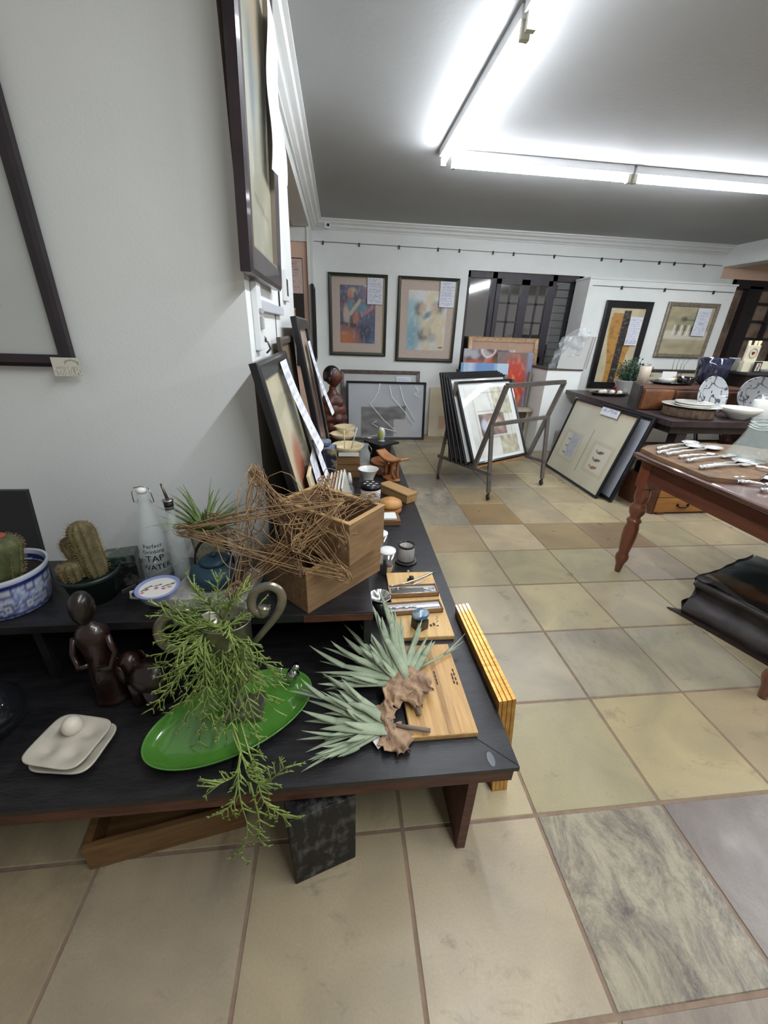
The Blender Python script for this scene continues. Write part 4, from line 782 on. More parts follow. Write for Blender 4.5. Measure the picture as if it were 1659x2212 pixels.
t = thing('carved_elephant', 'red-brown carved wooden elephant with a pale tusk between the figure and the green dish', 'carving', (-1.115, .585, TZ), -.5)
el = MB(); el.ball((0, 0, .095), .05, 20, (1.15, .85, .95)); o = el.build('body', ebr, t)
for x in (-.032, .03):
    for y in (-.022, .022): MB().tube([(x, y, 0), (x, y, .03), (x * .9, y, .08)], [.017, .0145, .019], 12).build('leg', ebr, t)
MB().ball((-.055, -.008, .125), .032, 16, (.95, .85, 1.15)).build('head', ebr, t)
MB().tube([(-.078, -.01, .125), (-.096, -.012, .10), (-.102, -.014, .06), (-.098, -.014, .02)], [.016, .012, .009, .006], 12).build('trunk', ebr, t)
for s in (-1, 1):
    MB().tube([(-.075, -.008 + s * .018, .105), (-.098, -.01 + s * .022, .088), (-.118, -.012 + s * .02, .092), (-.13, -.012 + s * .018, .102)], [.005, .0045, .0035, .001], 8).build('tusk', mat('pale_tusk', '#a08c68', .4), t)
    MB().ball((-.045, -.008 + s * .033, .12), .03, 14, (.55, .18, 1.)).build('ear', ebr, t)
# glass globe vase with a white twig
t = thing('globe_vase', 'dark glass globe vase with a metal neck and pale twig at the left edge', 'vase', (-1.475, .52, TZ))
MB().lathe([(0, .001), (.022, 0), (.048, .012), (.073, .045), (.078, .07), (.072, .1), (.045, .135), (.02, .148), (.017, .165), (.015, .165), (.018, .146), (.043, .132), (.069, .1), (.075, .07), (.07, .045), (.046, .015), (0, .006)], 40).build('globe', mat('smoked_glass', '#1c1e22', .04, alpha=.55, coat=1), t)
MB().lathe([(.019, .148), (.021, .15), (.021, .168), (.019, .17)], 24).build('neck_ring', wire, t)
MB().tube([(-.02, 0, .14), (.0, -.005, .17), (.02, -.01, .182), (.055, -.015, .192)], [.002, .002, .0035, .001], 6).tube([(.01, -.005, .177), (.005, -.015, .16)], .0015, 5).build('twig', mat('pale_twig', '#a8a284', .6), t)
# ceramic egg trays
ceram = mat('cream_ceramic', '#b4aea0', .45, var=.05, vs=20, coat=.3)
def egg_tray(label, z, rz, dx):
    t = thing('egg_tray', label, 'egg tray', (-1.253 + dx, .452, z), rz, 'ceramic egg trays')
    def fn(u, v):
        x, y = (u - .5) * 2, (v - .5) * 2; k = (abs(x) ** 5 + abs(y) ** 5) ** .2; m_ = max(abs(x), abs(y)); s = m_ / k if k > 0 else 1; X, Y = x * s, y * s
        d = 0
        for cx in (-.42, .42):
            for cy in (-.42, .42): d += .012 * math.exp(-(((X - cx) ** 2 + (Y - cy) ** 2) / .085))
        return (X * .075, Y * .066, .022 - d + .0015 * m_ ** 6)
    o = MB().grid(fn, 40, 40).build('tray', ceram, t); solid(o, .004)
    ft = MB()
    for cx in (-.42, .42):
        for cy in (-.42, .42): ft.lathe([(0, 0), (.009, 0), (.011, .006), (0, .006)], 12, cx * .075, cy * .066)
    return t
egg_tray('lower of the two stacked cream ceramic egg trays at the front left', TZ - .0055, -.14, .004)
egg_tray('upper of the two stacked cream ceramic egg trays, holding the egg', TZ + .0165, -.22, -.004)
t = thing('ceramic_egg', 'single white egg sitting in the upper egg tray', 'egg', (-1.262, .482, TZ + .027)); MB().ball((0, 0, .024), .0225, 24, (1, 1, 1.12)).build('egg', mat('egg_white', '#cfc8ba', .4), t)
# green dish
dth = math.radians(26)
t = thing('oval_dish', 'bright green glazed oval dish near the front edge of the black table', 'dish', (-.879, .502, TZ), dth)
pg = [(0, .004), (.5, .004), (.8, .007), (.93, .016), (.985, .028), (1.0, .033), (.995, .036), (.975, .033), (.91, .02), (.78, .012), (.5, .009), (0, .009)]
MB().lathe([(r * .216, z) for r, z in pg], 72, sx=1, sy=.56).build('dish', mat('green_glaze', '#4a7c30', .14, coat=1, var=.08, vs=6), t); MB().lathe([(0, 0), (.10, 0), (.10, .005), (0, .005)], 40, sy=.56).build('foot', mat('green_glaze', '#3c8a2a'), t)
# pewter urn with scroll handles
pew = mat('brushed_pewter', '#8c887c', .32, metal=.85, var=.2, vs=25)
ux, uy = -.862, .528; UZ = TZ + .0095
t = thing('pewter_urn', 'pewter urn with big scroll handles standing in the green dish', 'urn', (0, 0, 0))
MB().box(ux - .045, uy - .04, UZ, ux + .055, uy + .04, UZ + .02, .003).build('foot', pew, t)
def R3(px, py, Y=.525): return at(px, py, 1, Y)
rz_ = R3(470, 1340).z
MB().lathe([(0, .02), (.03, .02), (.014, .035), (.012, .07), (.02, .09), (.045, .12), (.058, .17), (.062, rz_ - UZ - .005), (.066, rz_ - UZ), (.060, rz_ - UZ), (.055, .17), (0, .12)], 36, ux - .012, uy, z=UZ, sx=1.0, sy=.75).build('bowl', pew, t)
def spline(P_, n=8):
    out = []; P_ = [P_[0]] + P_ + [P_[-1]]
    for i in range(1, len(P_) - 2):
        for k in range(n):
            s = k / n; a, b, c, d = P_[i - 1], P_[i], P_[i + 1], P_[i + 2]; out.append(.5 * ((2 * b) + (c - a) * s + (2 * a - 5 * b + 4 * c - d) * s * s + (3 * b - a - 3 * c + d) * s ** 3))
    out.append(P_[-2]); return out
rs_ = spline([R3(571, 1311), R3(566, 1325), R3(549, 1319), R3(543, 1300), R3(553, 1277), R3(580, 1266), R3(604, 1277), R3(609, 1302), R3(596, 1331), R3(570, 1363), R3(541, 1397)])
ls_ = spline([R3(420, 1335), R3(400, 1321), R3(368, 1326), R3(346, 1348), R3(344, 1375), R3(362, 1397), R3(395, 1404), R3(430, 1400), R3(470, 1420)])
MB().tube(rs_, [.0105 - .003 * sstep(0, .25, i / len(rs_)) - .002 * sstep(.6, 1, i / len(rs_)) for i in range(len(rs_))], 12, flat=1.5).build('scroll_handle', pew, t); MB().tube(ls_, [.006 + .003 * math.sin(PI * i / len(ls_)) for i in range(len(ls_))], 12, flat=1.5).build('scroll_handle', pew, t)
MB().tube([R3(500, 1344), R3(545, 1322)], .006, 8).build('rim_bar', pew, t)
# hanging plant
random.seed(33); hm = mat('stag_fern_green', '#5f7238', .6, col2='#86984e', vs=14, lo=.3, hi=.7); hb = MB()
def sprig(p, d, L, r, lev):
    pts = [p.copy()]; rs = [r]; n = max(3, int(L / .010)); q = p.copy()
    for i in range(n):
        q = q + d * L / n; d = (d + Vector((random.gauss(0, .08), random.gauss(0, .05), -.035 + random.gauss(0, .06)))).normalized(); pts.append(q.copy()); rs.append(r * (1 - .35 * (i + 1) / n))
        if lev > 0 and random.random() < .62 and i > 0:
            s = random.choice((-1, 1)); ang = random.uniform(.5, .95) * s; d2 = Vector((d.x * math.cos(ang) - d.z * math.sin(ang), d.y + random.gauss(0, .18), d.x * math.sin(ang) + d.z * math.cos(ang))).normalized(); sprig(q, d2, L * random.uniform(.25, .45), r * .75, lev - 1)
    if lev == 0: rs[-1] = r * .3
    hb.tube(pts, [q_ * 1.35 for q_ in rs], 5, True, .6)
    if lev > 0:
        for s in (-1, 1): ang = .4 * s; sprig(q, Vector((d.x * math.cos(ang) - d.z * math.sin(ang), d.y, d.x * math.sin(ang) + d.z * math.cos(ang))).normalized(), L * .22, r * .7, 0)
top = R3(478, 1350)
ends = [(345, 1475, .50), (335, 1420, .50), (355, 1510, .47), (375, 1540, .46), (330, 1530, .45), (400, 1560, .44), (430, 1600, .43), (465, 1570, .43), (500, 1560, .42), (545, 1540, .44), (575, 1500, .46), (600, 1495, .48), (520, 1610, .42), (560, 1590, .42), (480, 1500, .45), (440, 1480, .45), (420, 1440, .46), (510, 1450, .46), (390, 1400, .47), (370, 1350, .5), (345, 1310, .52), (420, 1275, .55), (470, 1250, .56), (530, 1265, .56), (565, 1310, .54), (450, 1300, .52), (400, 1310, .5), (540, 1400, .47), (500, 1380, .45), (455, 1540, .43), (350, 1440, .5), (385, 1470, .46), (410, 1510, .45), (490, 1600, .42), (540, 1580, .42), (590, 1530, .45), (440, 1560, .43), (360, 1380, .49), (550, 1470, .45), (580, 1440, .46), (350, 1330, .5), (500, 1300, .5), (395, 1350, .48), (600, 1470, .47)]
for ex, ey, eY in ends:
    e = at(ex, ey, 1, eY); s0 = top + Vector((random.uniform(-.03, .03), random.uniform(-.03, .03), random.uniform(-.01, .012))); mid = s0.lerp(e, .45) + Vector((0, -.02, .022)); n = 9; pts = []
    for i in range(n + 1):
        f = i / n; pts.append(s0 * (1 - f) ** 2 + mid * 2 * f * (1 - f) + e * f * f)
    hb.tube(pts, [.0026 - .0012 * i / n for i in range(n + 1)], 6)
    for i in range(2, n + 1):
        for _ in range(2):
            d = (pts[min(i + 1, n)] - pts[i - 1]).normalized(); ang = random.uniform(.3, .95) * random.choice((-1, 1)); d2 = Vector((d.x * math.cos(ang) - d.z * math.sin(ang), d.y + random.gauss(0, .2), d.x * math.sin(ang) + d.z * math.cos(ang))).normalized(); sprig(pts[i], d2, random.uniform(.018, .04), .0017, 1 if random.random() < .7 else 0)
# the long strands that hang over the table's front edge
for path in ([(500, 1560, .43), (520, 1620, .38), (515, 1670, .325), (520, 1730, .295), (535, 1790, .285), (522, 1850, .285)], [(520, 1560, .43), (540, 1630, .37), (555, 1680, .31), (570, 1730, .292), (600, 1755, .288), (618, 1765, .288)], [(500, 1580, .42), (525, 1640, .36), (540, 1680, .31), (575, 1690, .295), (612, 1660, .29)], [(520, 1620, .38), (510, 1670, .325), (480, 1690, .295), (450, 1705, .29)], [(515, 1680, .32), (505, 1730, .293), (480, 1755, .288)], [(540, 1690, .31), (560, 1770, .288), (558, 1815, .286)]):
    pts = spline([at(a, b, 1, c) for a, b, c in path], 4); n = len(pts) - 1
    for p in pts: p.z = max(p.z, TZ + .004) if p.y > .318 else p.z
    hb.tube(pts, [.0024 - .001 * i / n for i in range(n + 1)], 6)
    for i in range(3, n + 1):
        for s in (-1, 1):
            if random.random() < .7:
                d = (pts[min(i + 1, n)] - pts[i - 1]).normalized(); ang = random.uniform(.35, .8) * s; sprig(pts[i], Vector((d.x * math.cos(ang) - d.z * math.sin(ang), d.y * .2, d.x * math.sin(ang) + d.z * math.cos(ang))).normalized(), random.uniform(.02, .042), .0018, 1)
t = thing('hanging_plant', 'bright green trailing fork-leaved plant spilling from the pewter urn over the table edge', 'plant', (0, 0, 0)); hb.build('foliage', hm, t)
# small silver ornament beside the urn
q = T_(566, 1440); t = thing('silver_ornament', 'small shiny silver ornament standing right behind the urn', 'ornament', (-.735, .60, TZ)); MB().lathe([(0, 0), (.02, 0), (.008, .012), (.012, .04), (.02, .055), (.012, .07), (0, .078)], 20).build('body', mat('polished_silver', '#c8c8c4', .12, metal=1), t); MB().ball((.012, -.005, .088), .012, 12).build('knob', mat('polished_silver', '#c8c8c4'), t); MB().tube([(-.015, 0, .05), (-.032, -.004, .06), (-.03, -.006, .09)], .005, 8).build('arm', mat('polished_silver', '#c8c8c4'), t)
# ================================ chopping boards and their things
cbw = wood('acacia_board', '#a07a48', '#c09c64', 1, 8, .45); cbw2 = wood('pale_board', '#b8945e', '#cfae78', 1, 8, .5)
brand = mat('burnt_mark', '#3a2a1e', .8)
t = thing('chopping_board', 'thick striped wooden chopping board nearest the table corner, under the dried plants', 'chopping board', (-.418, .405, TZ))
MB().box(0, 0, 0, .182, .325, .018, .004).build('board', cbw, t)
for k, c in enumerate(('#8a6236', '#b58c55', '#7c5a34', '#c09a62')): MB().box(.03 + .036 * k, .002, .0181, .046 + .036 * k, .323, .0184).build('inlaid_strip', wood('strip%d' % k, c, '#a8824e', 1, 8, .45), t)
for x, ys in ((.168, (0.155, .172, .19, .205)), (.160, (.16, .175, .188)), (.108, (.16, .172, .186, .2))):
    s = MB()
    for k, y in enumerate(ys): s.box(x - .0022, y, .0186, x + .0022, y + .011, .0189)
    s.build('burnt_lettering', brand, t)
t = thing('chopping_board', 'pale wooden chopping board further back, under the cutlery boxes and blue stone', 'chopping board', (-.402, .768, TZ), -.01)
MB().box(0, 0, 0, .2, .40, .018, .004).build('board', cbw2, t)
s = MB(); random.seed(2)
for k in range(7): s.box(.075 + .012 * k, .05 + .004 * (k % 2), .0181, .083 + .012 * k, .056 + .006 * (k % 3), .0184)
s.build('burnt_lettering', brand, t); MB().tube([(.15, .07, .0185), (.158, .078, .0185), (.152, .088, .0185), (.162, .098, .0185), (.156, .106, .0185)], .0012, 5, flat=.3).build('burnt_lettering', brand, t)
brs = mat('light_box_wood', '#8a6a48', .6, var=.1, vs=20); slv = mat('polished_silver', '#c8c8c4', .12, metal=1); lin_ = mat('grey_satin', '#a8a8ac', .4)
def cut_box(label, px0, py0, px1, py1, w_, rz):
    p = T_(px0, py0, TZ + .03); t = thing('cutlery_box', label, 'box', (p.x, p.y - w_, TZ + .0185), rz)
    L = (T_(px1, py1, TZ + .03) - p).length
    MB().box(0, 0, 0, L, w_, .005).box(0, 0, 0, L, .004, .02).box(0, w_ - .004, 0, L, w_, .02).box(0, 0, 0, .004, w_, .02).box(L - .004, 0, 0, L, w_, .02).build('tray', brs, t)
    MB().box(.004, .004, .005, L - .004, w_ - .004, .013, .001).build('lining', lin_, t); return t, L
t, L = cut_box('narrow wooden box lined in grey holding a long silver server, further from the camera', 838, 1268, 940, 1262, .062, .02)
t2 = thing('silver_server', 'long plain silver server with a ring handle in the further cutlery box', 'cutlery', t.location + Vector((.008, .03, .0135))); MB().box(0, -.018, 0, L * .68, .016, .002, .0008).tube([(L * .68, 0, .003), (L * .78, 0, .004)], .0022, 8).tube([(L * .84 + .012 * math.cos(a), .012 * math.sin(a), .004) for a in [i * PI / 8 for i in range(17)]], .002, 6).build('server', slv, t2)
t, L = cut_box('narrow wooden box lined in grey holding a silver knife, nearer the blue stone', 832, 1306, 946, 1290, .056, .05)
t2 = thing('silver_knife', 'silver knife with a twisted handle in the nearer cutlery box', 'knife', t.location + Vector((.01, .026, .0135)), .05); MB().tube([(i * .006, .002 * math.sin(i), .003) for i in range(18)], [.0025 + .001 * (i % 2) for i in range(18)], 8).build('handle', slv, t2); MB().box(.105, -.007, .001, L - .02, .006, .003).build('blade', slv, t2)
# silver ladles bundle
a, b = T_(842, 1266, TZ + .045), T_(936, 1236, TZ + .06)
t = thing('silver_ladle', 'ornate silver ladle lying across the back of the pale chopping board', 'ladle', (0, 0, 0)); pts = [a.lerp(b, i / 12) + Vector((0, 0, -.012 * math.sin(PI * i / 12))) for i in range(13)]; pts[0].z = TZ + .045
MB().tube(pts, [.002, .002, .002, .0025, .003, .005, .006, .0055, .006, .005, .0055, .006, .003], 8).build('handle', slv, t); MB().tube([p + Vector((.006, -.012, -.006)) for p in pts[1:10]], .0022, 8).build('prong', slv, t)
q = T_(888, 1255, TZ + .02); t = thing('ornamental_stud', 'small dark ornamental stud with a pale bead under the ladle', 'ornament', (q.x, q.y, TZ + .0185)); MB().lathe([(0, 0), (.015, 0), (.017, .008), (.008, .016), (.01, .022), (0, .026)], 20).build('knob', mat('dark_pewter', '#3c382c', .4, metal=.5), t); MB().tube([(-.006, .004, .02), (-.012, .01, .04)], .001, 5).ball((-.013, .011, .043), .005, 10).build('bead_pin', mat('pale_bead', '#b8a498', .5), t)
# silver bowl on a black jar
q = T_(826, 1306); t = thing('black_jar', 'black cylindrical jar under the silver dish by the bench shelf corner', 'jar', (-.452, .905, TZ)); MB().lathe([(0, 0), (.028, 0), (.029, .004), (.029, .075), (0, .075)], 28).build('jar', mat('black_plastic', '#0e0e10'), t); MB().lathe([(.0292, .065), (.0295, .067), (.0292, .07)], 28).build('band', slv, t)
t = thing('silver_dish', 'small crumpled silver dish resting on the black jar', 'dish', (-.452, .905, TZ + .0755)); o = MB().lathe([(0, 0), (.02, .001), (.036, .012), (.04, .02), (.038, .02), (.018, .006), (0, .005)], 36).build('dish', slv, t); displace(o, .003, 60, 1)
# blue stone block
q = T_(905, 1336, TZ + .0185); t = thing('stone_block_holder', 'grey metal cube holding the blue stone on the pale board', 'holder', (-.318, .815, TZ + .0185), .5); MB().box(-.022, -.022, 0, .022, .022, .04, .002).build('cube', mat('pewter_cube', '#4a4640', .4, metal=.6, bump=.5, bs=80, var=.3), t)
t = thing('blue_stone', 'polished blue and grey banded stone on the metal cube', 'stone', (-.318, .815, TZ + .059), .4); o = MB().ball((0, 0, .017), 1, 20, (.034, .026, .016)).build('stone', mat('blue_agate', '#2a5a78', .25, col2='#8a98a0', vs=22, vstretch=(1, 1, 3), lo=.42, hi=.56, coat=.6), t)
# cup and saucer
t = thing('stoneware_cup', 'grey white stoneware cup with a black rim beside the table edge', 'cup', (-.293, 1.286, TZ + .012)); MB().lathe([(0, 0), (.036, 0), (.038, .006), (.038, .062), (.036, .07), (.033, .07), (.034, .01), (0, .008)], 36).build('cup', mat('grey_white_glaze', '#a8a6a2', .4, col2='#8a8886', vs=20), t); MB().lathe([(.0365, .068), (.039, .07), (.0385, .077), (.033, .078), (.032, .07)], 36).build('rim_band', mat('black_brown_glaze', '#1e1a18', .3), t); MB().lathe([(0, .03), (.0335, .03)], 24).build('coffee_dark', mat('black_brown_glaze', '#1e1a18'), t)
t = thing('dark_saucer', 'dark grey saucer under the stoneware cup', 'saucer', (-.293, 1.286, TZ)); MB().lathe([(0, 0), (.04, 0), (.052, .008), (.051, .011), (.038, .0045), (0, .004)], 36).build('saucer', mat('dark_grey_glaze', '#3e3c3c', .4), t)
# steel mugs
def mug(label, x, y, s=1.):
    t = thing('steel_mug', label, 'mug', (x, y, TZ)); MB().lathe([(0, 0), (.033 * s, 0), (.035 * s, .004), (.036 * s, .105 * s), (0, .105 * s)], 32).build('body', mat('brushed_steel', '#a8a8aa', .18, metal=.95), t); MB().lathe([(0, .1055 * s), (.037 * s, .1055 * s), (.037 * s, .112 * s), (.02 * s, .116 * s), (0, .117 * s)], 32).build('lid', mat('white_lid', '#d8dadc', .3), t); return t
mug('polished steel mug with a flat white lid beside the lower wooden box', -.392, 1.20, 1.)
mug('second steel mug with a lid half hidden behind the first', -.405, 1.37, .95)
# thing further along the table
q = T_(846, 1128); t = thing('paper_box', 'small wooden tray holding a white paper packet beside the upper wooden box', 'tray', (-.34, 1.70, TZ)); MB().box(-.07, -.05, 0, .075, .05, .03, .002).build('tray', wood('dark_tray_wood', '#5a3f2a', '#7a5a3c', 0), t)
t = thing('paper_packet', 'white paper packet lying in the small wooden tray', 'packet', (-.34, 1.70, TZ + .0305)); MB().box(-.05, -.04, 0, .055, .035, .012, .003).build('packet', mat('white_paper', '#d8d8d4', .7), t)
t = thing('wooden_bun_box', 'rounded bun shaped turned wooden box beside the upper wooden box rim', 'box', (-.30, 1.835, TZ)); MB().lathe([(0, 0), (.058, 0), (.066, .012), (.066, .03), (.055, .034), (0, .035)], 32).build('lower_half', wood('orange_wood', '#8c5636', '#a8703f', 0, 8, .4), t); MB().lathe([(0, .037), (.06, .037), (.07, .045), (.064, .066), (.04, .08), (0, .084)], 32).build('upper_half', wood('tan_wood', '#a5763f', '#b98a50', 0, 8, .4), t)
t = thing('wooden_casket', 'long flat wooden casket with a flat lid near the table edge', 'box', (-.225, 2.07, TZ), 2.2); MB().box(-.13, -.045, 0, .13, .045, .045, .004).build('body', wood('casket_wood', '#8f6f48', '#a88658', 0, 8, .5), t); MB().box(-.132, -.047, .046, .132, .047, .06, .004).build('lid', wood('casket_wood', '#8f6f48', '#a88658'), t)
q = T_(802, 1090); t = thing('spice_tin', 'white tin with a black lid dotted in white behind the upper wooden box', 'tin', (-.405, 2.0, TZ)); MB().lathe([(0, 0), (.062, 0), (.062, .09), (0, .09)], 36).build('body', mat('white_tin', '#c8cacc', .3), t); MB().lathe([(0, .09), (.066, .09), (.066, .112), (0, .114)], 36).build('lid', mat('black_plastic', '#0e0e10'), t)
s = MB()
for k in range(7):
    a = k * PI / 3; s.box(-.008 + (.036 * math.cos(a) if k < 6 else 0), -.005 + (.036 * math.sin(a) if k < 6 else 0), .114, .008 + (.036 * math.cos(a) if k < 6 else 0), .005 + (.036 * math.sin(a) if k < 6 else 0), .1155)
s.build('white_dots', mat('white_tin', '#c8cacc'), t)
MB().ball((.0, -.0625, .05), .006, 8, (1, .3, 1)).build('black_dot', mat('black_plastic', '#0e0e10'), t)
t = thing('funnel_cup', 'white flared ceramic cup on a small foot behind the dotted tin', 'cup', (-.405, 2.24, TZ)); MB().lathe([(0, 0), (.055, 0), (.055, .006), (.03, .01), (.034, .03), (.04, .07), (.066, .125), (.07, .13), (.064, .13), (.035, .07), (0, .04)], 36).build('cup', mat('white_glaze', '#c4c4c0', .25, coat=.5), t)
t = thing('cruet_bottle', 'small clear and white cruet bottle with a metal clip behind the upper box', 'bottle', (-.535, 2.05, TZ)); MB().lathe([(0, 0), (.028, 0), (.03, .005), (.03, .07), (.016, .09), (.016, .10), (0, .10)], 24).build('bottle', glass, t); MB().lathe([(0, .10), (.02, .10), (.017, .13), (.009, .165), (0, .17)], 20).build('cone_cap', mat('white_glaze', '#c4c4c0'), t); MB().tube([(-.02, 0, .12), (-.04, 0, .125), (-.045, 0, .11)], .003, 6).build('clip', slv, t); MB().box(-.014, -.031, .015, .018, -.029, .06).build('paper_label', mat('white_paper', '#d8d8d4'), t)
# african headrest
hw = wood('headrest_wood', '#a06c40', '#8a5832', 0, 8, .35)
t = thing('wooden_headrest', 'carved wooden headrest with a curved top on four bowed supports', 'headrest', (-.225, 2.40, TZ), -1.0)
MB().lathe([(0, 0), (.07, 0), (.072, .008), (.05, .016), (0, .018)], 32, sy=.6).build('base', hw, t)
for sx in (-1, 1):
    for sy in (-1, 1): MB().tube([(sx * .045, sy * .012, .012), (sx * .03, sy * .02, .05), (sx * .028, sy * .02, .09), (sx * .04, sy * .012, .135)], [.012, .008, .008, .012], 10).build('support', hw, t)
o = MB().grid(lambda u, v: ((u - .5) * .23, (v - .5) * .09 * (1 - .25 * abs(u - .5) * 2), .135 + .035 * (abs(u - .5) * 2) ** 2), 20, 8).build('top', hw, t); solid(o, .013); t.scale = (1.15, 1.15, 1.1)
t = thing('carved_round_box', 'round wooden box with a carved side behind the headrest', 'box', (-.255, 2.55, TZ)); MB().lathe([(0, 0), (.10, 0), (.105, .01), (.105, .075), (0, .075)], 40).build('box', mat('carved_box_wood', '#5c3a30', .5, col2='#7c5644', vs=40, bump=.9, bs=60), t); MB().lathe([(0, .076), (.108, .076), (.108, .092), (0, .094)], 40).build('lid', wood('orange_wood', '#8c5636', '#a8703f'), t)
t = thing('wooden_coaster', 'round wooden coaster dish with a raised rim under the glass jar', 'coaster', (-.405, 2.66, TZ)); MB().lathe([(0, 0), (.055, 0), (.062, .018), (.058, .02), (.052, .008), (0, .007)], 32).build('coaster', wood('orange_wood', '#8c5636', '#a8703f'), t)
t = thing('glass_jar', 'clear glass jar with a wire bail standing on the wooden coaster', 'jar', (-.405, 2.66, TZ + .0075)); MB().lathe([(0, 0), (.045, 0), (.047, .005), (.047, .11), (.03, .14), (.032, .17), (.035, .175), (.032, .178), (.028, .14), (.044, .108), (.044, .008), (0, .007)], 32).build('jar', glass, t); MB().tube([(.034, 0, .17), (.055, -.01, .14), (.052, -.02, .10)], .0022, 6).build('bail', wire, t)
t = thing('orange_block', 'small orange block behind the glass jar', 'block', (-.53, 3.05, TZ)); MB().box(-.03, -.02, 0, .03, .02, .075, .003).build('block', mat('orange_block', '#a5603a', .6), t)
# black cube
t = thing('black_cube_shelf', 'small open fronted black cube shelf standing at the far right of the display table', 'cube shelf', (-.262, 2.80, TZ), .62); b_ = MB(); W_, D__, H_ = .20, .20, .17
b_.box(-.10, -.10, 0, .10, .10, .014).box(-.10, -.10, H_ - .014, .10, .10, H_).box(-.10, -.10, .014, -.086, .10, H_ - .014).box(-.10, .086, .014, .10, .10, H_ - .014).box(.0, -.10, .014, .012, .086, H_ - .014).box(-.10, -.10, .014, .0, -.086, H_ - .014).build('cube', mat('black_satin', '#0f0d10', .4), t)
t = thing('small_card', 'small orange wooden card inside the open black cube', 'card', (-.215, 2.755, TZ + .0145), .75); MB().box(-.03, -.005, 0, .025, .005, .085).build('card', wood('orange_wood', '#8c5636', '#a8703f'), t)
t = thing('glass_bird', 'small glass bird in clear and yellow green on the black cube', 'ornament', (-.262, 2.80, TZ + .1705), .2); gb = MB().ball((0, 0, .055), .04, 18, (.75, .6, 1.35)).build('body', mat('milky_glass', '#b8c4c8', .05, col2='#8e9aa0', vs=15, coat=1), t); MB().ball((-.012, -.016, .055), .032, 14, (.6, .4, 1.4)).build('yellow_wing', mat('yellow_green_glass', '#9a9a3a', .08, coat=1), t); MB().lathe([(0, 0), (.03, 0), (.02, .012), (0, .014)], 20).build('foot', mat('milky_glass', '#b8c4c8'), t)
# bowls and the wooden box they stand on
t = thing('slatted_wooden_box', 'square banded wooden box under the front cream bowl', 'box', (-.535, 2.50, TZ)); MB().box(-.085, -.085, 0, .085, .085, .16, .004).build('box', wood('banded_wood', '#6a4e30', '#8a6a44', 0, 6, .5), t)
for z in (.05, .1): MB().box(-.0855, -.0855, z, .0855, .0855, z + .003).build('groove', mat('groove_dark', '#3a2a1c', .8), t)
crm = mat('cream_glaze', '#c8b894', .3, coat=.4, var=.04, vs=10)
def bowl(label, x, y, z, r, h, name='cream_bowl'):
    t = thing(name, label, 'bowl', (x, y, z), group='cream pouring bowls'); MB().lathe([(0, 0), (r * .55, 0), (r * .8, h * .4), (r, h), (r * .97, h + .002), (r * .75, h * .45), (0, .008)], 36).build('bowl', crm, t); MB().ball((-r * .98, -.01, h), .012, 10, (1.4, 1, .5)).build('spout', crm, t); return t
bw = bowl('cream pouring bowl in front, on the banded wooden box, with a white label', -.535, 2.50, TZ + .1605, .115, .06)
MB().box(-.065, -.101, .005, .075, -.098, .032).build('white_label', mat('white_paper', '#d8d8d4'), bw)
t = thing('bowl_stand', 'dark wooden block raising the second and third cream bowls', 'block', (-.56, 2.82, TZ)); MB().box(-.07, -.06, 0, .07, .20, .17, .003).build('block', mat('very_dark_brown', '#2a211e'), t)
bowl('second cream pouring bowl from the front', -.565, 2.84, TZ + .1705, .10, .05); bowl('furthest cream pouring bowl', -.545, 2.98, TZ + .171 , .085, .075)
for k, (dx, dy, lab) in enumerate(((.02, -.02, 'clear glass stirring rod leaning in the front cream bowl'), (-.02, .02, 'cream handled spoon standing in the front cream bowl'))):
    t = thing('stirring_stick', lab, 'stick', (-.535 + dx, 2.50 + dy, TZ + .176)); MB().tube([(0, 0, 0), (.045 - .05 * k, .01, .17 - .03 * k)], .005, 8).build('stick', mat('glassy_rod', '#b8b8b4', .15, coat=1) if k == 0 else crm, t)
# tall painted vase
t = thing('tall_painted_vase', 'tall square vase with blue black marbled paint beside the stack of cards', 'vase', (-.672, 2.16, TZ)); MB().box(-.062, -.06, 0, .062, .06, .30, .004).build('body', mat('blue_marbled_paint', '#22283a', .4, col2='#a89878', vs=12, lo=.5, hi=.62, coat=.3), t); MB().box(-.05, -.05, .30, .05, .05, .303).build('blue_top', mat('blue_scrunch', '#4a5a74', .7, col2='#8a93a0', vs=30), t); o = MB().ball((-.01, 0, .325), .04, 12, (1.1, 1, .6)).build('blue_cloth', mat('blue_scrunch', '#4a5a74'), t); displace(o, .012, 40)
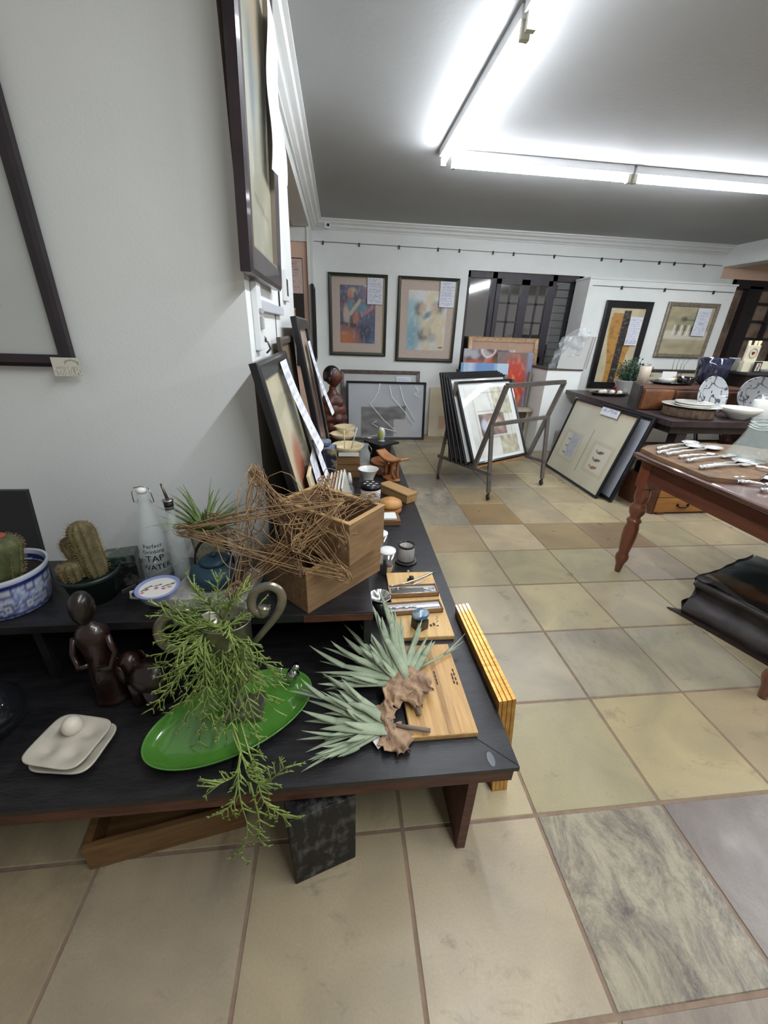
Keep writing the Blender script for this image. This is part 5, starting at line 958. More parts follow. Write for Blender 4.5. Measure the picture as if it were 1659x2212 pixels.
# ---- dried tillandsia stems
tl = mat('silver_green_leaf', '#76836c', .7, col2='#939e84', vs=16); dry = mat('dried_calyx', '#7c6350', .8, col2='#a08468', vs=25, bump=.4)
def blade(mb, a, b, wd, sag=.02, forks=2, side=.35):
    wd = wd * 1.35
    n = 10; mid = a.lerp(b, .5) + Vector((0, 0, sag)); pts = [a * (1 - f) ** 2 + mid * 2 * f * (1 - f) + b * f * f for f in [i / n for i in range(n + 1)]]
    mb.tube(pts, [wd * (.35 + 1.0 * math.sin(PI * min(1, .15 + .85 * f) ** .8)) * (1 - f) ** .35 * .5 + .0006 for f in [i / n for i in range(n + 1)]], 7, True, .28)
    d = (b - a); L = d.length
    for k in range(forks):
        i = random.randint(3, 7); p = pts[i]; s = random.choice((-1, 1)) * random.uniform(.3, .65) * side * 2; dd = Vector((d.x * math.cos(s) - d.z * math.sin(s), d.y + random.gauss(0, .1) * L, d.x * math.sin(s) + d.z * math.cos(s))).normalized() * L * random.uniform(.3, .5); q = p + dd; q.z = max(q.z, TZ + .006)
        mm = p.lerp(q, .5) + d * .06; mb.tube([p * (1 - f) ** 2 + mm * 2 * f * (1 - f) + q * f * f for f in [j / 6 for j in range(7)]], [wd * .42, wd * .42, wd * .36, wd * .28, wd * .2, wd * .1, .0005], 6, True, .3)
def till(label, base, tips, calyx, stem, seed, tagp=None):
    random.seed(seed); t = thing('dried_air_plant', label, 'plant', (0, 0, 0), group='silvery plant stems on the table corner'); mb = MB(); B0 = at(base[0], base[1], 2, base[2])
    for px, py, z, wd in tips: blade(mb, B0 + Vector((random.gauss(0, .008), random.gauss(0, .008), random.gauss(0, .004))), at(px, py, 2, z), wd, random.uniform(.0, .02), random.choice((1, 2, 3)))
    mb.build('leaves', tl, t)
    for i, (q, w_, h_) in enumerate(calyx):
        cb = MB(); P0 = [at(x, y, 2, z) for x, y, z in q]
        o = cb.grid(lambda u, v: (P0[0].lerp(P0[1], v) + (P0[1] - P0[0]).cross(Vector((0, 0, 1))).normalized() * (u - .5) * w_ * 1.25 * (.35 + math.sin(PI * min(1, v * .9 + .1)) + .18 * math.sin(v * 19 + i)) + Vector((0, 0, .6 * h_ * math.sin(PI * u) + .005 + .007 * math.sin(u * 11 + v * 5) * v))), 24, 26).build('dried_leaf', dry, t); displace(o, .007, 30, i + seed); displace(o, .004, 90, i); solid(o, .001)
        for v in o.data.vertices: v.co.z = max(v.co.z, TZ + .002)
    s = MB(); s.tube([at(*stem[0][:2], 2, stem[0][2]), at(*stem[1][:2], 2, stem[1][2])], .0055, 10).build('stem', mat('grey_stem', '#6f6257', .8, bump=.4), t)
    return t
till('silvery green plant stem fanning up and back from dried brown leaves', (872, 1470, .425),
     [(748, 1392, .44, .02), (697, 1398, .45, .018), (690, 1428, .43, .018), (680, 1452, .42, .016), (700, 1490, .40, .02), (740, 1345, .47, .018), (775, 1345, .48, .018), (790, 1395, .45, .02), (802, 1303, .52, .02), (835, 1300, .53, .018), (852, 1318, .50, .016), (866, 1330, .47, .012), (905, 1365, .44, .012), (912, 1338, .47, .014), (925, 1372, .44, .014), (940, 1385, .42, .018), (992, 1398, .40, .006), (765, 1430, .43, .02), (730, 1470, .41, .022), (800, 1420, .46, .02), (815, 1350, .49, .02), (842, 1350, .49, .02)],
     [([(872, 1450, .43), (905, 1530, .41)], .055, .018), ([(880, 1450, .43), (932, 1500, .42)], .045, .02), ([(868, 1460, .43), (845, 1530, .41)], .05, .014)], [(886, 1478, .425), (906, 1545, .405)], 41)
t = till('silvery green plant stem pointing left with a small white price tag', (838, 1568, .40),
     [(642, 1485, .44, .014), (662, 1512, .42, .018), (658, 1558, .40, .02), (640, 1598, .392, .012), (650, 1668, .386, .012), (672, 1645, .386, .014), (660, 1625, .388, .016), (700, 1600, .392, .02), (712, 1640, .386, .02), (740, 1635, .386, .02), (700, 1455, .45, .014), (715, 1495, .43, .018), (735, 1540, .42, .024), (690, 1575, .41, .024), (760, 1520, .43, .02)],
     [([(838, 1558, .41), (832, 1515, .42)], .035, .012), ([(842, 1570, .40), (873, 1630, .385)], .055, .012), ([(835, 1560, .41), (840, 1605, .39)], .02, .012)], [(848, 1566, .405), (930, 1578, .41)], 42)
a = at(818, 1604, 2, TZ + .012); o = MB().box(-.012, -.011, 0, .012, .011, .001).build('price_tag', mat('white_tag', '#c8c4c0', .6), t); o.location = a; o.rotation_euler = (.4, .1, .7)
# ---------------------------------------------------------------- right side: dark table, turned leg table and their things
DZ = .77
dkw = mat('dark_table_wood', '#2b2224', .38, col2='#3c3133', vs=7, vstretch=(1, 4, 1), bump=.2, bs=40)
t = thing('dark_display_table', 'long dark brown display table in the back right part of the shop', 'table', (0, 0, 0))
MB().prism([(2.03, 2.62), (5.2, 2.55), (5.2, 4.42), (2.13, 4.42)], DZ - .045, DZ).build('tabletop', dkw, t)
MB().prism([(2.09, 2.68), (5.1, 2.62), (5.1, 4.2), (2.18, 4.2)], DZ - .11, DZ - .045).build('apron', dkw, t)
for x, y in ((2.22, 2.72), (3.7, 2.69), (2.28, 4.1), (5.0, 4.1), (5.0, 2.68)): MB().box(x - .045, y - .03, 0, x + .045, y + .06, DZ - .11).build('leg', dkw, t)
# framed boards on the lower shelf
for k, (x, y, w_, lean_, lab) in enumerate(((3.62, 4.86, .50, .10, 'cream framed print in plastic under the dark table, left one'), (4.30, 5.00, .36, .26, 'cream framed print under the dark table, middle one'), (4.68, 5.00, .40, .25, 'cream framed print under the dark table, right one with black edge'))):
    lean('framed_print', lab, (x, y, .0), X_, w_, .62, (0, lean_), .02, .02, ink if k == 2 else bronze, mount=mat('cream_sheet', '#d8d4c4', .6, coat=.3), artfn=(lambda u, v: mix(hexc('#e6e2d4'), hexc('#8f8c80'), .6 if abs(v - .45) < .02 and .2 < u < .8 else N2(u * 3, v * 3) * .2)), nx=30, group='framed prints under the dark table')
t = thing('red_brown_parcel', 'red-brown patterned box under the right part of the dark table', 'box', (4.95, 4.6, 0)); MB().box(0, 0, 0, .6, .3, .45, .005).build('box', mat('red_brown_print', '#4e2a24', .5, col2='#8c7468', vs=9, lo=.5, hi=.75), t)
# chest on the floor
chw = wood('orange_chest_wood', '#8a5a2c', '#a8743c', 0, 6, .45); chs = wood('chest_side_wood', '#4c2c1e', '#6a4230', 1, 6, .5)
t = thing('wooden_chest', 'low orange-brown wooden chest with an iron pull under the dark table', 'chest', (2.03, 2.53, 0), .02)
MB().box(0, 0, 0, 1.05, .42, .27, .006).build('body', chs, t)
dr = MB().box(.02, -.012, .02, 1.03, .0, .15, .003).build('drawer', chw, t); MB().box(.02, -.010, .156, 1.03, 0, .262, .003).build('upper_panel', chw, t)
MB().tube([(.27 + .05 * math.cos(a), -.022, .085 - .022 * math.sin(a)) for a in [PI * i / 10 for i in range(11)]], .005, 8).ball((.22, -.014, .087), .012, 10, (1, .5, 1)).ball((.32, -.014, .087), .012, 10, (1, .5, 1)).build('iron_handle', mat('black_iron', '#1a1614', .5, metal=.6), dr)
for x in (.05, .93): MB().box(x, -.014, 0, x + .07, .02, .02).build('foot', chs, t)
t = thing('black_case', 'black box with small feet on top of the wooden chest', 'box', (2.06, 2.60, .27)); MB().box(0, 0, .0, .30, .3, .10, .01).build('case', mat('black_satin', '#0f0d10'), t)
# --- things on the dark table
def D_at(px, py): return at(px, py, 2, DZ)
q = D_at(1322, 850); t = thing('oval_black_platter', 'long black oval platter of white eggs at the left end of the dark table', 'platter', (2.42, 4.03, DZ)); MB().lathe([(0, 0), (.13, 0), (.165, .03), (.16, .033), (.12, .01), (0, .01)], 40, sx=1.35, sy=.8).build('platter', mat('black_gloss', '#101012'), t)
for k, (dx, dy) in enumerate(((-.11, -.02), (-.04, .03), (.09, -.05), (.03, -.01))):
    t = thing('white_egg', 'white egg lying in the long black oval platter', 'egg', (2.42 + dx, 4.03 + dy, DZ + .011), group='eggs in the black platter'); MB().ball((0, 0, .024), .024, 16, (1.3, 1, 1)).build('egg', mat('egg_white', '#cfc8ba'), t)
t = thing('red_ornament', 'small dark red pointed ornament beside the eggs in the black platter', 'ornament', (2.50, 4.06, DZ + .011)); MB().lathe([(0, 0), (.03, 0), (.035, .03), (.008, .05), (.02, .07), (0, .1)], 8, smooth=False).build('ornament', mat('dark_red', '#6a1a24', .4), t)
t = thing('plant_bowl', 'white bowl with a bushy dark green plant on the dark table', 'potted plant', (2.70, 4.13, DZ)); MB().lathe([(0, 0), (.07, 0), (.075, .01), (.12, .115), (.125, .12), (.115, .12), (.105, .09), (0, .085)], 36).build('bowl', mat('white_glaze', '#c4c4c0'), t)
random.seed(4); lb = MB()
for k in range(150):
    a = random.uniform(0, 2 * PI); rr = random.uniform(0, .16); p = Vector((math.cos(a) * .05 * random.random(), math.sin(a) * .05 * random.random(), .10)); e = Vector((math.cos(a) * rr * 1.15, math.sin(a) * rr, .12 + random.uniform(.05, .20) * (1 - rr * 2)))
    lb.tube([p, p.lerp(e, .5) + Vector((0, 0, .02)), e], [.002, .002, .001], 4)
    for m_ in range(7):
        c = p.lerp(e, .35 + .1 * m_) ; d = Vector((random.gauss(0, 1), random.gauss(0, 1), random.gauss(.3, .7))).normalized() * .026; lb.tube([c, c + d * .5, c + d], [.001, .0075, .0005], 4, True, .3)
lb.build('foliage', mat('dark_fern_green', '#2e4634', .65, col2='#4a6650', vs=20), t); t.scale = (1.3, 1.2, 1.3)
t = thing('small_dark_plant', 'low dark green sprig behind the brown wooden trough', 'plant', (3.10, 4.15, DZ)); lb = MB()
MB().lathe([(0, 0), (.05, 0), (.06, .06), (0, .06)], 20).build('pot', mat('pale_green_pot', '#7c8c80', .5), t)
for k in range(50):
    a = random.uniform(0, 2 * PI); e = Vector((math.cos(a) * random.uniform(.03, .17), math.sin(a) * .1, random.uniform(.08, .17))); lb.tube([(0, 0, .05), Vector((0, 0, .05)).lerp(e, .5) + Vector((0, 0, .03)), e], [.001, .008, .001], 4, True, .3)
lb.build('leaves', mat('dark_fern_green', '#2e4634'), t)
t = thing('bare_twigs', 'three thin bare curving twigs standing behind the brown trough', 'twigs', (3.26, 4.18, DZ)); lb = MB()
for dx in (-.05, 0, .05, .09): lb.tube([(dx * .3, 0, 0), (dx * .6, 0, .15), (dx + .02, 0, .25), (dx + .01, 0, .33), (dx * 1.6 + .03, 0, .44)], [.004, .003, .003, .002, .001], 6)
lb.build('twigs', mat('twig_brown', '#3a302c', .7), t)
MB().lathe([(0, 0), (.03, 0), (.03, .1), (.025, .1), (.025, .01), (0, .01)], 20).build('holder', mat('black_satin', '#0f0d10'), t)
# brown trough (two stepped leather-brown blocks)
lth = mat('brown_leather_wood', '#5a3a28', .45, col2='#3a241c', vs=8, coat=.2, bump=.3, bs=30); lth2 = mat('orange_leather_wood', '#7c4e30', .45, col2='#54321f', vs=7, coat=.2)
t = thing('brown_trough', 'old brown wooden trough with squared blocks standing on the dark table', 'trough', (2.10, 3.12, DZ), 0)
bl_ = at(1374, 829, 2, DZ + .19)
MB().prism([(0, 0), (1.17, .03), (1.17, .66), (bl_.x - 2.10, bl_.y - 3.12)], 0, .190).build('body', lth, t)
MB().box(.012, -.02, .003, .30, .02, .182, .02).build('end_block', lth2, t); MB().box(.33, -.008, .012, 1.13, .034, .170, .012).build('front_panel', lth, t)
MB().prism([(-.035, .0), (-.005, 0), (bl_.x - 2.105, bl_.y - 3.12), (bl_.x - 2.135, bl_.y - 3.12)], 0, .21).build('end_board', mat('very_dark_brown', '#2a211e'), t)
TT = DZ + .1905
def onT(px, py): return at(px, py, 2, TT)
t = thing('cream_candle', 'cream pillar candle on the brown trough', 'candle', (2.38, 3.52, TT)); MB().lathe([(0, 0), (.05, 0), (.05, .15), (.045, .155), (0, .152)], 28).build('candle', mat('cream_wax', '#c8baa8', .5, col2='#a8948a', vs=9, lo=.5, hi=.8), t)
t = thing('serving_dish', 'dark shallow dish holding white cutlery and a small bowl on the brown trough', 'dish', (2.63, 3.50, TT)); MB().lathe([(0, 0), (.1, 0), (.15, .02), (.145, .024), (.1, .008), (0, .008)], 36, sx=1.15).build('dish', mat('dark_dish', '#17161c', .2, coat=.6), t)
t = thing('small_white_bowl', 'small white bowl in the dark dish on the brown trough', 'bowl', (2.60, 3.49, TT + .009)); MB().lathe([(0, 0), (.04, 0), (.075, .04), (.07, .042), (.035, .01), (0, .01)], 28).build('bowl', mat('white_glaze', '#c4c4c0'), t)
for k in range(4):
    t = thing('bone_spoon', 'cream bone spoon lying over the small white bowl on the brown trough', 'spoon', (2.66 + .03 * k, 3.46 + .03 * k, TT + .045 + .003 * k), .2 + .25 * k, 'bone spoons in the dark dish'); MB().tube([(-.10, 0, 0), (0, 0, .008), (.07, 0, .004)], .006, 8).ball((.09, 0, .002), .02, 10, (1.2, .8, .4)).build('spoon', crm, t)
t = thing('black_bowl_small', 'small black bowl beside the big dark vase on the trough', 'bowl', (2.78, 3.45, TT)); MB().lathe([(0, 0), (.06, 0), (.09, .07), (.085, .072), (.055, .01), (0, .01)], 28).build('bowl', mat('black_gloss', '#101012'), t)
t = thing('dark_vase', 'large dark blue-black glass vase with streaks on the brown trough', 'vase', (3.10, 3.52, TT)); MB().lathe([(0, 0), (.06, 0), (.10, .02), (.118, .07), (.124, .14), (.135, .225), (.13, .228), (.115, .14), (.10, .05), (0, .02)], 44).build('vase', mat('midnight_glass', '#101222', .06, col2='#34364e', vs=6, vstretch=(9, 9, .6), coat=1), t); t.scale = (1.12, 1.12, 1.1)
frame_thing('framed_print', 'long low dark framed print leaning behind the things on the brown trough', (3.0, 4.27, DZ + .001), X_, (0, .18, 1), 1.2, .27, .03, .03, mat('dark_grey_frame', '#3a352e', .45), mount=mat('cream_sheet', '#c4bfae'), artfn=lambda u, v: mix(hexc('#a8a290'), hexc('#4a4a3c'), sstep(.3, .1, v) + (.7 if .3 < u < .62 and .2 < v < .75 else 0)), nx=30)
t = thing('price_sheet', 'small white sheet standing behind the patterned plate', 'card', (2.72, 3.70, TT), 0.); MB().box(0, 0, 0, .16, .002, .10).build('card', mat('white_paper', '#d8d8d4'), t)
# white plates on a log slice
t = thing('log_slice', 'round log slice serving as a stand under the white plates', 'log slice', (2.36, 2.86, DZ)); o = MB().lathe([(0, 0), (.18, 0), (.19, .01), (.185, .04), (.188, .07), (.18, .075), (0, .075)], 48).build('slice', mat('bark_wood', '#6a5644', .8, col2='#3c3028', vs=14, vstretch=(3, 3, 1), bump=.8, bs=25), t)
wpl = mat('white_plate', '#c6c4bc', .25, coat=.5)
t = thing('large_white_plate', 'large flat white plate on the log slice', 'plate', (2.37, 2.86, DZ + .0755)); MB().lathe([(0, 0), (.12, 0), (.215, .018), (.213, .022), (.12, .006), (0, .006)], 48).build('plate', wpl, t)
for k in range(2):
    t = thing('cake_plate', ['lower of the two small thick white plates on the large white plate', 'upper of the two small thick white plates on the large white plate'][k], 'plate', (2.40, 2.87, DZ + .083 + .018 * k), group='small white plates'); MB().lathe([(0, 0), (.12, 0), (.14, .012), (.138, .018), (.12, .012), (0, .012)], 44).build('plate', wpl, t)
t = thing('shallow_white_bowl', 'wide shallow white bowl at the front of the dark table', 'bowl', (2.74, 2.76, DZ)); MB().lathe([(0, 0), (.06, 0), (.065, .008), (.12, .05), (.15, .09), (.147, .092), (.115, .055), (.05, .014), (0, .014)], 44).build('bowl', wpl, t)
t = thing('white_candle', 'wide white pillar candle behind the shallow white bowl', 'candle', (2.98, 2.80, DZ)); MB().lathe([(0, 0), (.072, 0), (.075, .01), (.075, .14), (.068, .15), (.03, .146), (0, .145)], 36).build('candle', mat('white_wax', '#cacac6', .5), t)
def scrollplate(label, x, y, r, zr, cat='plate', dark=0):
    t = thing('patterned_plate', label, cat, (x, y, DZ), zr, 'plates painted with black scrolls')
    def cf(co):
        a, b = co.x / r, (co.z - r) / r; c = hexc('#a4a8ac' if not dark else '#77787a'); s_ = math.sin(9 * math.hypot(a - .2, b + .3) + 5 * N2(a * 2.5, b * 2.5, 1)); c = mix(c, hexc('#2a2a30'), .85 if s_ > .9 else 0); return mix(c, hexc('#1c1c24'), .9 if N2(a * 7, b * 5, 4) > .42 else 0)
    m_ = MB(); n = 26
    for i in range(n):
        pass
    def fn(u, v):
        rr = v * r; a = u * 2 * PI; return (rr * math.cos(a), -.01 - .03 * (v ** 2) + .0, r + rr * math.sin(a))
    o = m_.grid(fn, 72, 26).build('plate', vcmat('scroll_plate', .25, coat=.7), t, cf); solid(o, .006); o.rotation_euler = (-.25, 0, 0)
    MB().bar((-.05, -.05, 0), (-.04, .05, .1), .006).bar((.05, -.05, 0), (.04, .05, .1), .006).bar((-.05, -.05, .004), (.05, -.05, .004), .006).build('stand', wire, t)
scrollplate('round grey plate painted with black scrolls standing in front of the trough', 2.60, 2.92, .16, .1)
scrollplate('oval grey scroll plate half hidden behind the white candle', 3.10, 2.98, .16, -.35, dark=1)
# dark stand on the right with little things
t = thing('dark_stand', 'tall dark brown stand at the right edge on the dark table', 'stand', (3.30, 3.34, DZ)); MB().box(0, 0, .30, .62, .32, .325, .003).build('top', mat('black_felt_top', '#2c2a2c', .8), t); MB().box(.03, .03, 0, .59, .29, .30, .003).build('body', mat('stand_brown', '#241a1a', .5, var=.3), t)
sz = DZ + .3255
crd = mat('cream_ceramic_tile', '#c8c2ac', .5)
t = thing('heart_tile', 'cream square tile with a small dark red heart in a circle', 'tile', (3.31, 3.44, sz + .1005), .1); MB().box(0, 0, 0, .15, .02, .14, .004).build('tile', crd, t)
MB().lathe([(.040, 0), (.040, .003), (.046, .003), (.046, 0)], 32).build('ring', mat('ring_grey', '#8f8c7c', .6), t); o = [k for k in C.objects if k.parent == t and k.name.startswith('ring')][-1]; o.rotation_euler = (PI / 2, 0, 0); o.location = (.08, -.001, .07)
MB().prism([(.018 * (16 * math.sin(a) ** 3) / 16, .018 * (13 * math.cos(a) - 5 * math.cos(2 * a) - 2 * math.cos(3 * a) - math.cos(4 * a)) / 16) for a in [2 * PI * i / 28 for i in range(28)]], 0, .004).build('heart', mat('heart_red', '#6a1c1c', .5), t); o = [k for k in C.objects if k.parent == t and k.name.startswith('heart')][-1]; o.rotation_euler = (PI / 2, 0, 0); o.location = (.08, -.001, .07)
t = thing('cream_block', 'cream ceramic block under the heart tile at the right edge', 'block', (3.305, 3.42, sz)); MB().box(0, 0, 0, .30, .05, .10, .004).build('block', crd, t)
t = thing('white_block', 'small white block at the back left of the heart tile', 'block', (3.305, 3.55, sz)); MB().box(0, 0, 0, .09, .05, .12, .004).build('block', mat('white_glaze', '#c4c4c0'), t)
t = thing('figure_tile', 'small dark framed tile with a white figure in front of the cream block', 'tile', (3.38, 3.37, sz), .05); MB().box(0, 0, 0, .075, .018, .10, .003).build('tile', mat('dark_tile', '#2a2222', .5), t); MB().box(.013, -.002, .015, .062, 0, .085).build('panel', mat('pale_panel', '#b8b4a4', .6), t); MB().tube([(.037, -.003, .02), (.03, -.003, .045), (.044, -.003, .06), (.034, -.003, .078)], .004, 6).build('figure', mat('dark_tile', '#2a2222'), t)
for k, (x, y) in enumerate(((3.37, 3.50), (3.45, 3.52), (3.485, 3.52))):
    t = thing('bone_stick', 'pale upright bone stick behind the heart tile', 'stick', (x, y, sz), group='bone sticks behind the heart tile'); MB().tube([(0, 0, 0), (.004, 0, .2), (-.004 + .01 * k, 0, .28)], [.012, .01, .014], 8).build('stick', crm, t)
t = thing('grey_dish', 'grey marbled little dish beside the figure tile', 'dish', (3.52, 3.40, sz)); MB().lathe([(0, 0), (.04, 0), (.06, .035), (.055, .036), (.035, .008), (0, .008)], 24).build('dish', mat('grey_marble', '#8e8c84', .4, col2='#5e5c58', vs=30), t)
t = thing('glass_globe', 'small dark shiny glass globe on the stand at the right edge', 'ornament', (3.68, 3.50, sz)); MB().ball((0, 0, .06), .06, 20).build('globe', mat('smoked_glass', '#1c1e22'), t)
t = thing('glass_globe', 'dark glass globe at the back of the dark table left of the heart tile', 'ornament', (3.45, 4.0, DZ)); MB().lathe([(0, 0), (.05, 0), (.02, .03), (.02, .2), (.05, .25), (.03, .33), (0, .34)], 24).build('globe', mat('smoked_glass', '#1c1e22'), t)
# ---------------- turned-leg table
UZ2 = .765
mah = wood('red_mahogany', '#4c291e', '#62392a', 1, 6, .32, coat=.5); maht = mat('worn_mahogany_top', '#4a2c26', .35, col2='#5e4038', vs=8, vstretch=(4, 1, 1), coat=.5, bump=.1)
t = thing('turned_leg_table', 'red-brown wooden table with turned legs at the right edge, cutlery spread on top', 'table', (0, 0, 0))
X0, X1, Y0, Y1 = 1.092, 2.95, .665, 1.785
mb = MB(); prof = [(0, .0), (.0, .010), (.008, .012), (.014, .020), (.012, .026), (.004, .030)]
rings = [[(X0 + .014 - o_, Y0 + .014 - o_, z), (X1 - .014 + o_, Y0 + .014 - o_, z), (X1 - .014 + o_, Y1 - .014 + o_, z), (X0 + .014 - o_, Y1 - .014 + o_, z)] for o_, z in ((0, UZ2 - .032), (.004, UZ2 - .026), (.014, UZ2 - .018), (.014, UZ2 - .008), (.008, UZ2 - .002), (0, UZ2))]
vs = [p for r in rings for p in r]; fs = [(i * 4 + k, i * 4 + (k + 1) % 4, (i + 1) * 4 + (k + 1) % 4, (i + 1) * 4 + k) for i in range(5) for k in range(4)] + [(3, 2, 1, 0), (20, 21, 22, 23)]
mb.add(vs, fs).build('tabletop', maht, t)
ap = MB(); ap.box(X0 + .045, Y0 + .06, UZ2 - .15, X0 + .067, Y1 - .06, UZ2 - .032).box(X1 - .067, Y0 + .06, UZ2 - .15, X1 - .045, Y1 - .06, UZ2 - .032).box(X0 + .06, Y0 + .045, UZ2 - .15, X1 - .06, Y0 + .067, UZ2 - .032).box(X0 + .06, Y1 - .067, UZ2 - .15, X1 - .06, Y1 - .045, UZ2 - .032); ap.build('apron', mah, t)
legp = [(0, 0), (.017, 0), (.019, .02), (.024, .06), (.034, .085), (.038, .105), (.034, .125), (.028, .135), (.03, .15), (.036, .2), (.041, .26), (.040, .31), (.033, .345), (.038, .352), (.041, .36), (.037, .368), (.028, .38), (.03, .39), (.041, .41), (.045, .435), (.041, .46), (.028, .475), (.031, .483), (.038, .50), (.040, .53), (.036, .555), (.038, .565), (.03, .575)]
for x, y in ((X0 + .075, Y1 - .08), (X0 + .075, Y0 + .08), (X1 - .075, Y1 - .08), (X1 - .075, Y0 + .09)):
    MB().lathe(legp, 32, x, y).box(x - .038, y - .038, .572, x + .038, y + .038, UZ2 - .032, .004).build('leg', wood('mahogany_leg', '#5e3020', '#70402a', 2, 6, .3, coat=.6), t)
MB().box(X0 + .11, Y1 - .10, UZ2 - .18, X0 + .15, Y1 - .06, UZ2 - .15).build('bracket', mah, t)
# live-edge slab
random.seed(6); U2 = UZ2 + .0005
sl = [T_(a, b, U2 + .02) for a, b in ((1385, 968), (1400, 962), (1450, 958), (1530, 957), (1600, 962), (1680, 975), (1700, 1010), (1660, 1022), (1640, 1034), (1590, 1036), (1530, 1030), (1490, 1015), (1455, 1000), (1420, 985))]
t = thing('live_edge_slab', 'rough live-edge brown wooden slab lying under the silver cutlery', 'board', (0, 0, 0)); MB().prism([(max(p.x, X0 + .012), p.y) for p in sl], U2, U2 + .02).build('slab', mat('slab_bark_wood', '#7c5c3c', .75, col2='#56463a', vs=14, bump=.6, bs=40), t)
brs2 = mat('bright_silver', '#eef0f0', .22, metal=.65)
def cutl(kind, label, a, b, bowlr, z=.024, tine=False):
    bowlr *= 1.45
    A, B = T_(*a, U2 + z), T_(*b, U2 + z); d = B - A; L = d.length; t = thing(kind, label, kind.replace('silver_', ''), (A.x, A.y, U2 + z + .002), math.atan2(d.y, d.x), 'silver cutlery on the slab')
    hd = L * .62; MB().tube([(hd * i / 10, .004 * math.sin(i * 1.9) if not tine else 0, .006 + .004 * math.sin(PI * i / 10)) for i in range(11)], [.011, .008, .010, .0065, .008, .0065, .006, .0055, .005, .0045, .0045], 8).build('handle', brs2, t)
    if tine:
        MB().box(hd, -.016, .004, hd + L * .12, .016, .008, .002).build('fork_head', brs2, t)
        for k in range(4): MB().tube([(hd + L * .1, -.0135 + .009 * k, .006), (L, -.0145 + .0097 * k, .011)], .0022, 6).build('tine', brs2, t)
    else:
        o = MB().lathe([(0, 0), (bowlr * .6, .003), (bowlr, .011), (bowlr * .96, .012), (bowlr * .55, .005), (0, .002)], 28, sx=1.5).build('spoon_bowl', brs2, t); o.location = (hd + bowlr * 1.4, 0, 0)
    return t
cutl('silver_spoon', 'silver serving spoon with a twisted handle, furthest back on the slab', (1420, 972), (1512, 955), .028)
cutl('silver_spoon', 'silver serving spoon second from the back on the slab', (1420, 981), (1525, 962), .030)
cutl('silver_spoon', 'silver spoon with a diamond shaped handle end on the slab', (1440, 984), (1572, 966), .030)
cutl('silver_fork', 'silver fork with four thick tines in the middle of the slab', (1484, 998), (1598, 984), .02, tine=True)
cutl('silver_knife', 'silver knife with a beaded handle beside the four tined fork', (1468, 990), (1560, 983), .012)
cutl('silver_spoon', 'silver spoon with a flat pointed handle end near the front of the slab', (1512, 1013), (1632, 994), .03)
cutl('silver_fork', 'silver fork lying nearest the front edge of the slab', (1520, 1012), (1645, 1004), .02, tine=True)
cutl('silver_knife', 'short bright silver blade at the right edge of the photo on the slab', (1632, 1012), (1690, 1024), .02)
for k, (a, b, lab) in enumerate((((1572, 1037), (1690, 1038), 'bright silver salad server lying on the bare table, further one'), ((1590, 1043), (1690, 1056), 'bright silver salad server lying on the bare table, nearer one'), ((1645, 1062), (1700, 1066), 'bright silver spoon at the right edge on the bare table'))):
    cutl('silver_spoon', lab, a, b, .022, z=.002)
# glass vase
gq = T_(1632, 1008, U2); t = thing('glass_vase', 'big flared clear glass vase with wavy sides on the turned leg table', 'vase', (1.585, 1.56, U2 + .0205))
o = MB().lathe([(0, 0), (.085, 0), (.105, .01), (.09, .05), (.07, .10), (.058, .15), (.052, .19), (.056, .215), (.052, .217), (.047, .19), (.053, .15), (.065, .10), (.084, .05), (.09, .015), (0, .012)], 48).build('vase', mat('vase_glass', '#c8d4d0', .03, alpha=.2, coat=1), t)
for v in o.data.vertices:
    a = math.atan2(v.co.y, v.co.x); f_ = 1 + .06 * math.sin(6 * a + v.co.z * 20); v.co.x *= f_; v.co.y *= f_
rg = MB()
for z, r in ((.195, .054), (.17, .056), (.18, .053)): rg.tube([(r * math.cos(a), r * math.sin(a), z + .004 * math.sin(3 * a)) for a in [2 * PI * i / 30 for i in range(31)]], .0028, 6)
rg.build('glass_threads', mat('bright_glass', '#e4f0ee', .02, coat=1, alpha=.7), t)
# leather trunk on the floor under the table
ltm = mat('black_leather', '#2a2728', .55, col2='#464142', vs=7, bump=.7, bs=22)
Pn, Pf = Vector((1.405, .90)), Vector((1.262, 1.285)); dv = (Pf - Pn).normalized(); nv = Vector((dv.y, -dv.x))
if nv.x < 0: nv = -nv
t = thing('leather_trunk', 'old collapsed black leather trunk with a painted lid under the turned leg table', 'trunk', (0, 0, 0))
Ln = .62; base0 = Pf
def tk(u, v, z): q = base0 - dv * (u * Ln) + nv * (v * .62); return (q.x, q.y, z)
side = MB(); 
def sidefn(u, v):
    bul = .025 * math.sin(PI * min(1, v / .45)) if v < .45 else -.03 * math.sin(PI * (v - .45) / .4) if v < .85 else .022 * math.sin(PI * (v - .85) / .15)
    q = base0 - dv * (u * Ln) - nv * (bul + .0) ; return (q.x + .012 * N2(u * 5, v * 4, 2), q.y + .012 * N2(u * 5, v * 4, 5), .002 + .215 * v + .012 * N2(u * 4, v * 2, 7) * v)
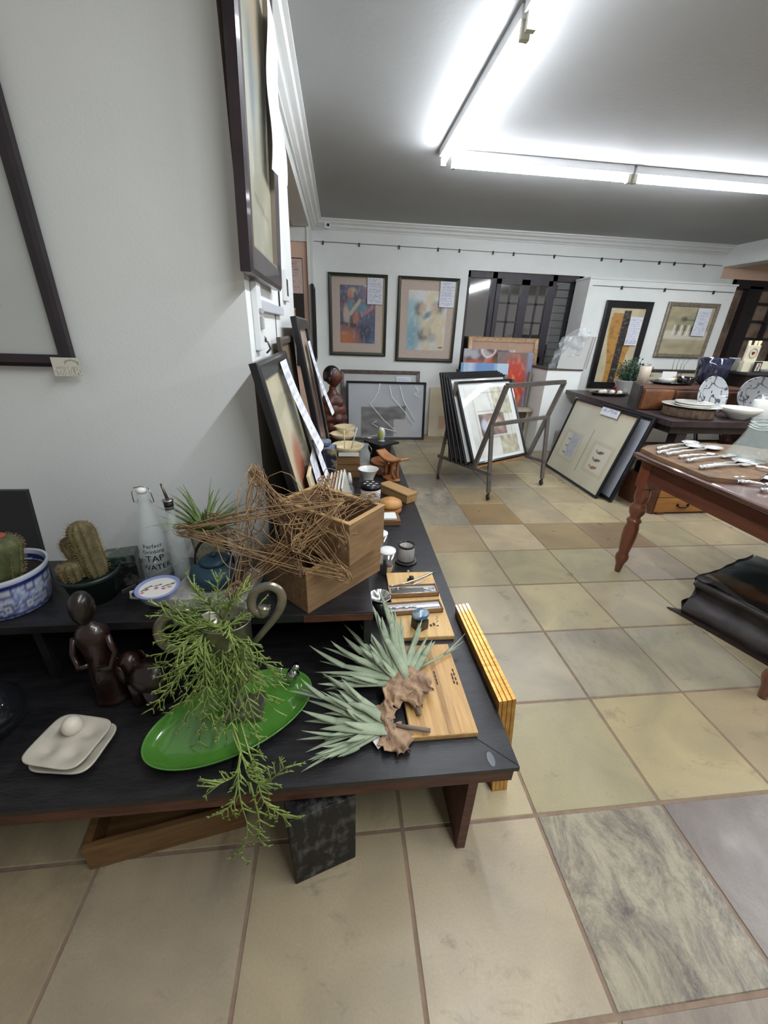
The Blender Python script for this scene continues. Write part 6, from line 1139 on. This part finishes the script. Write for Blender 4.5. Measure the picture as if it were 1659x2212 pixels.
side.grid(sidefn, 40, 24, True, True)
def endfn(u, v):
    q = base0 + nv * (u * .62) + dv * (.02 * math.sin(v * 7) + .012 * N2(u * 6, v * 5)); return (q.x, q.y, .002 + .215 * v + .01 * N2(u * 4, v))
side.grid(endfn, 30, 16); 
def endfn2(u, v):
    q = base0 - dv * Ln + nv * (u * .62); return (q.x, q.y, .002 + .215 * v)
side.grid(endfn2, 20, 10, True, True)
side.build('body', ltm, t)
tp = MB(); tp.grid(lambda u, v: tk(u, v, .217 + .02 * N2(u * 4, v * 4, 3) + .008 * math.sin(u * 9)), 40, 40, True, False)
def trunkc(co):
    d = Vector((co.x, co.y)) - base0; u = -(d.dot(dv)) / Ln; v = d.dot(nv) / .62; n = N2(u * 6, v * 6, 3); c = hexc('#2c2a2a')
    c = mix(c, hexc('#2c464c'), sstep(.30, .42, v + n * .2) * sstep(.95, .8, v)); c = mix(c, hexc('#8a6040'), blob(u, v + n * .1, .40, .24, .3, .07, .3) * .9); c = mix(c, hexc('#8c8672'), blob(u + n * .1, v, .12, .22, .14, .09, .3) * .8); return mix(c, hexc('#8a8474'), seg(u, v, .1, .24, .25, .34, .03) * .5)
tp.build('painted_lid', vcmat('painted_leather', .5, coat=.15, bump=.4), t, trunkc)
MB().tube([tk(.02, -.02, .205), tk(.3, -.03, .212), tk(.6, -.025, .205), tk(1, -.02, .2)], [.016, .014, .015, .014], 10).build('rolled_edge', ltm, t)
cpt = MB().lathe([(0, 0), (.03, 0), (.034, .006), (.028, .012), (0, .014)], 24).build('corner_cap', ltm, t); cpt.location = tk(.04, .03, .222)
MB().add([tk(-.10, -.06, .003), tk(1, -.07, .003), tk(1, .02, .003), tk(0, .04, .003), tk(-.10, -.06, .009), tk(1, -.07, .012), tk(1, .02, .012), tk(0, .04, .01)], [(0, 1, 2, 3), (7, 6, 5, 4), (0, 4, 5, 1), (1, 5, 6, 2), (2, 6, 7, 3), (3, 7, 4, 0)]).build('loose_flap', mat('dark_brown_leather', '#2a1f1c', .5), t)
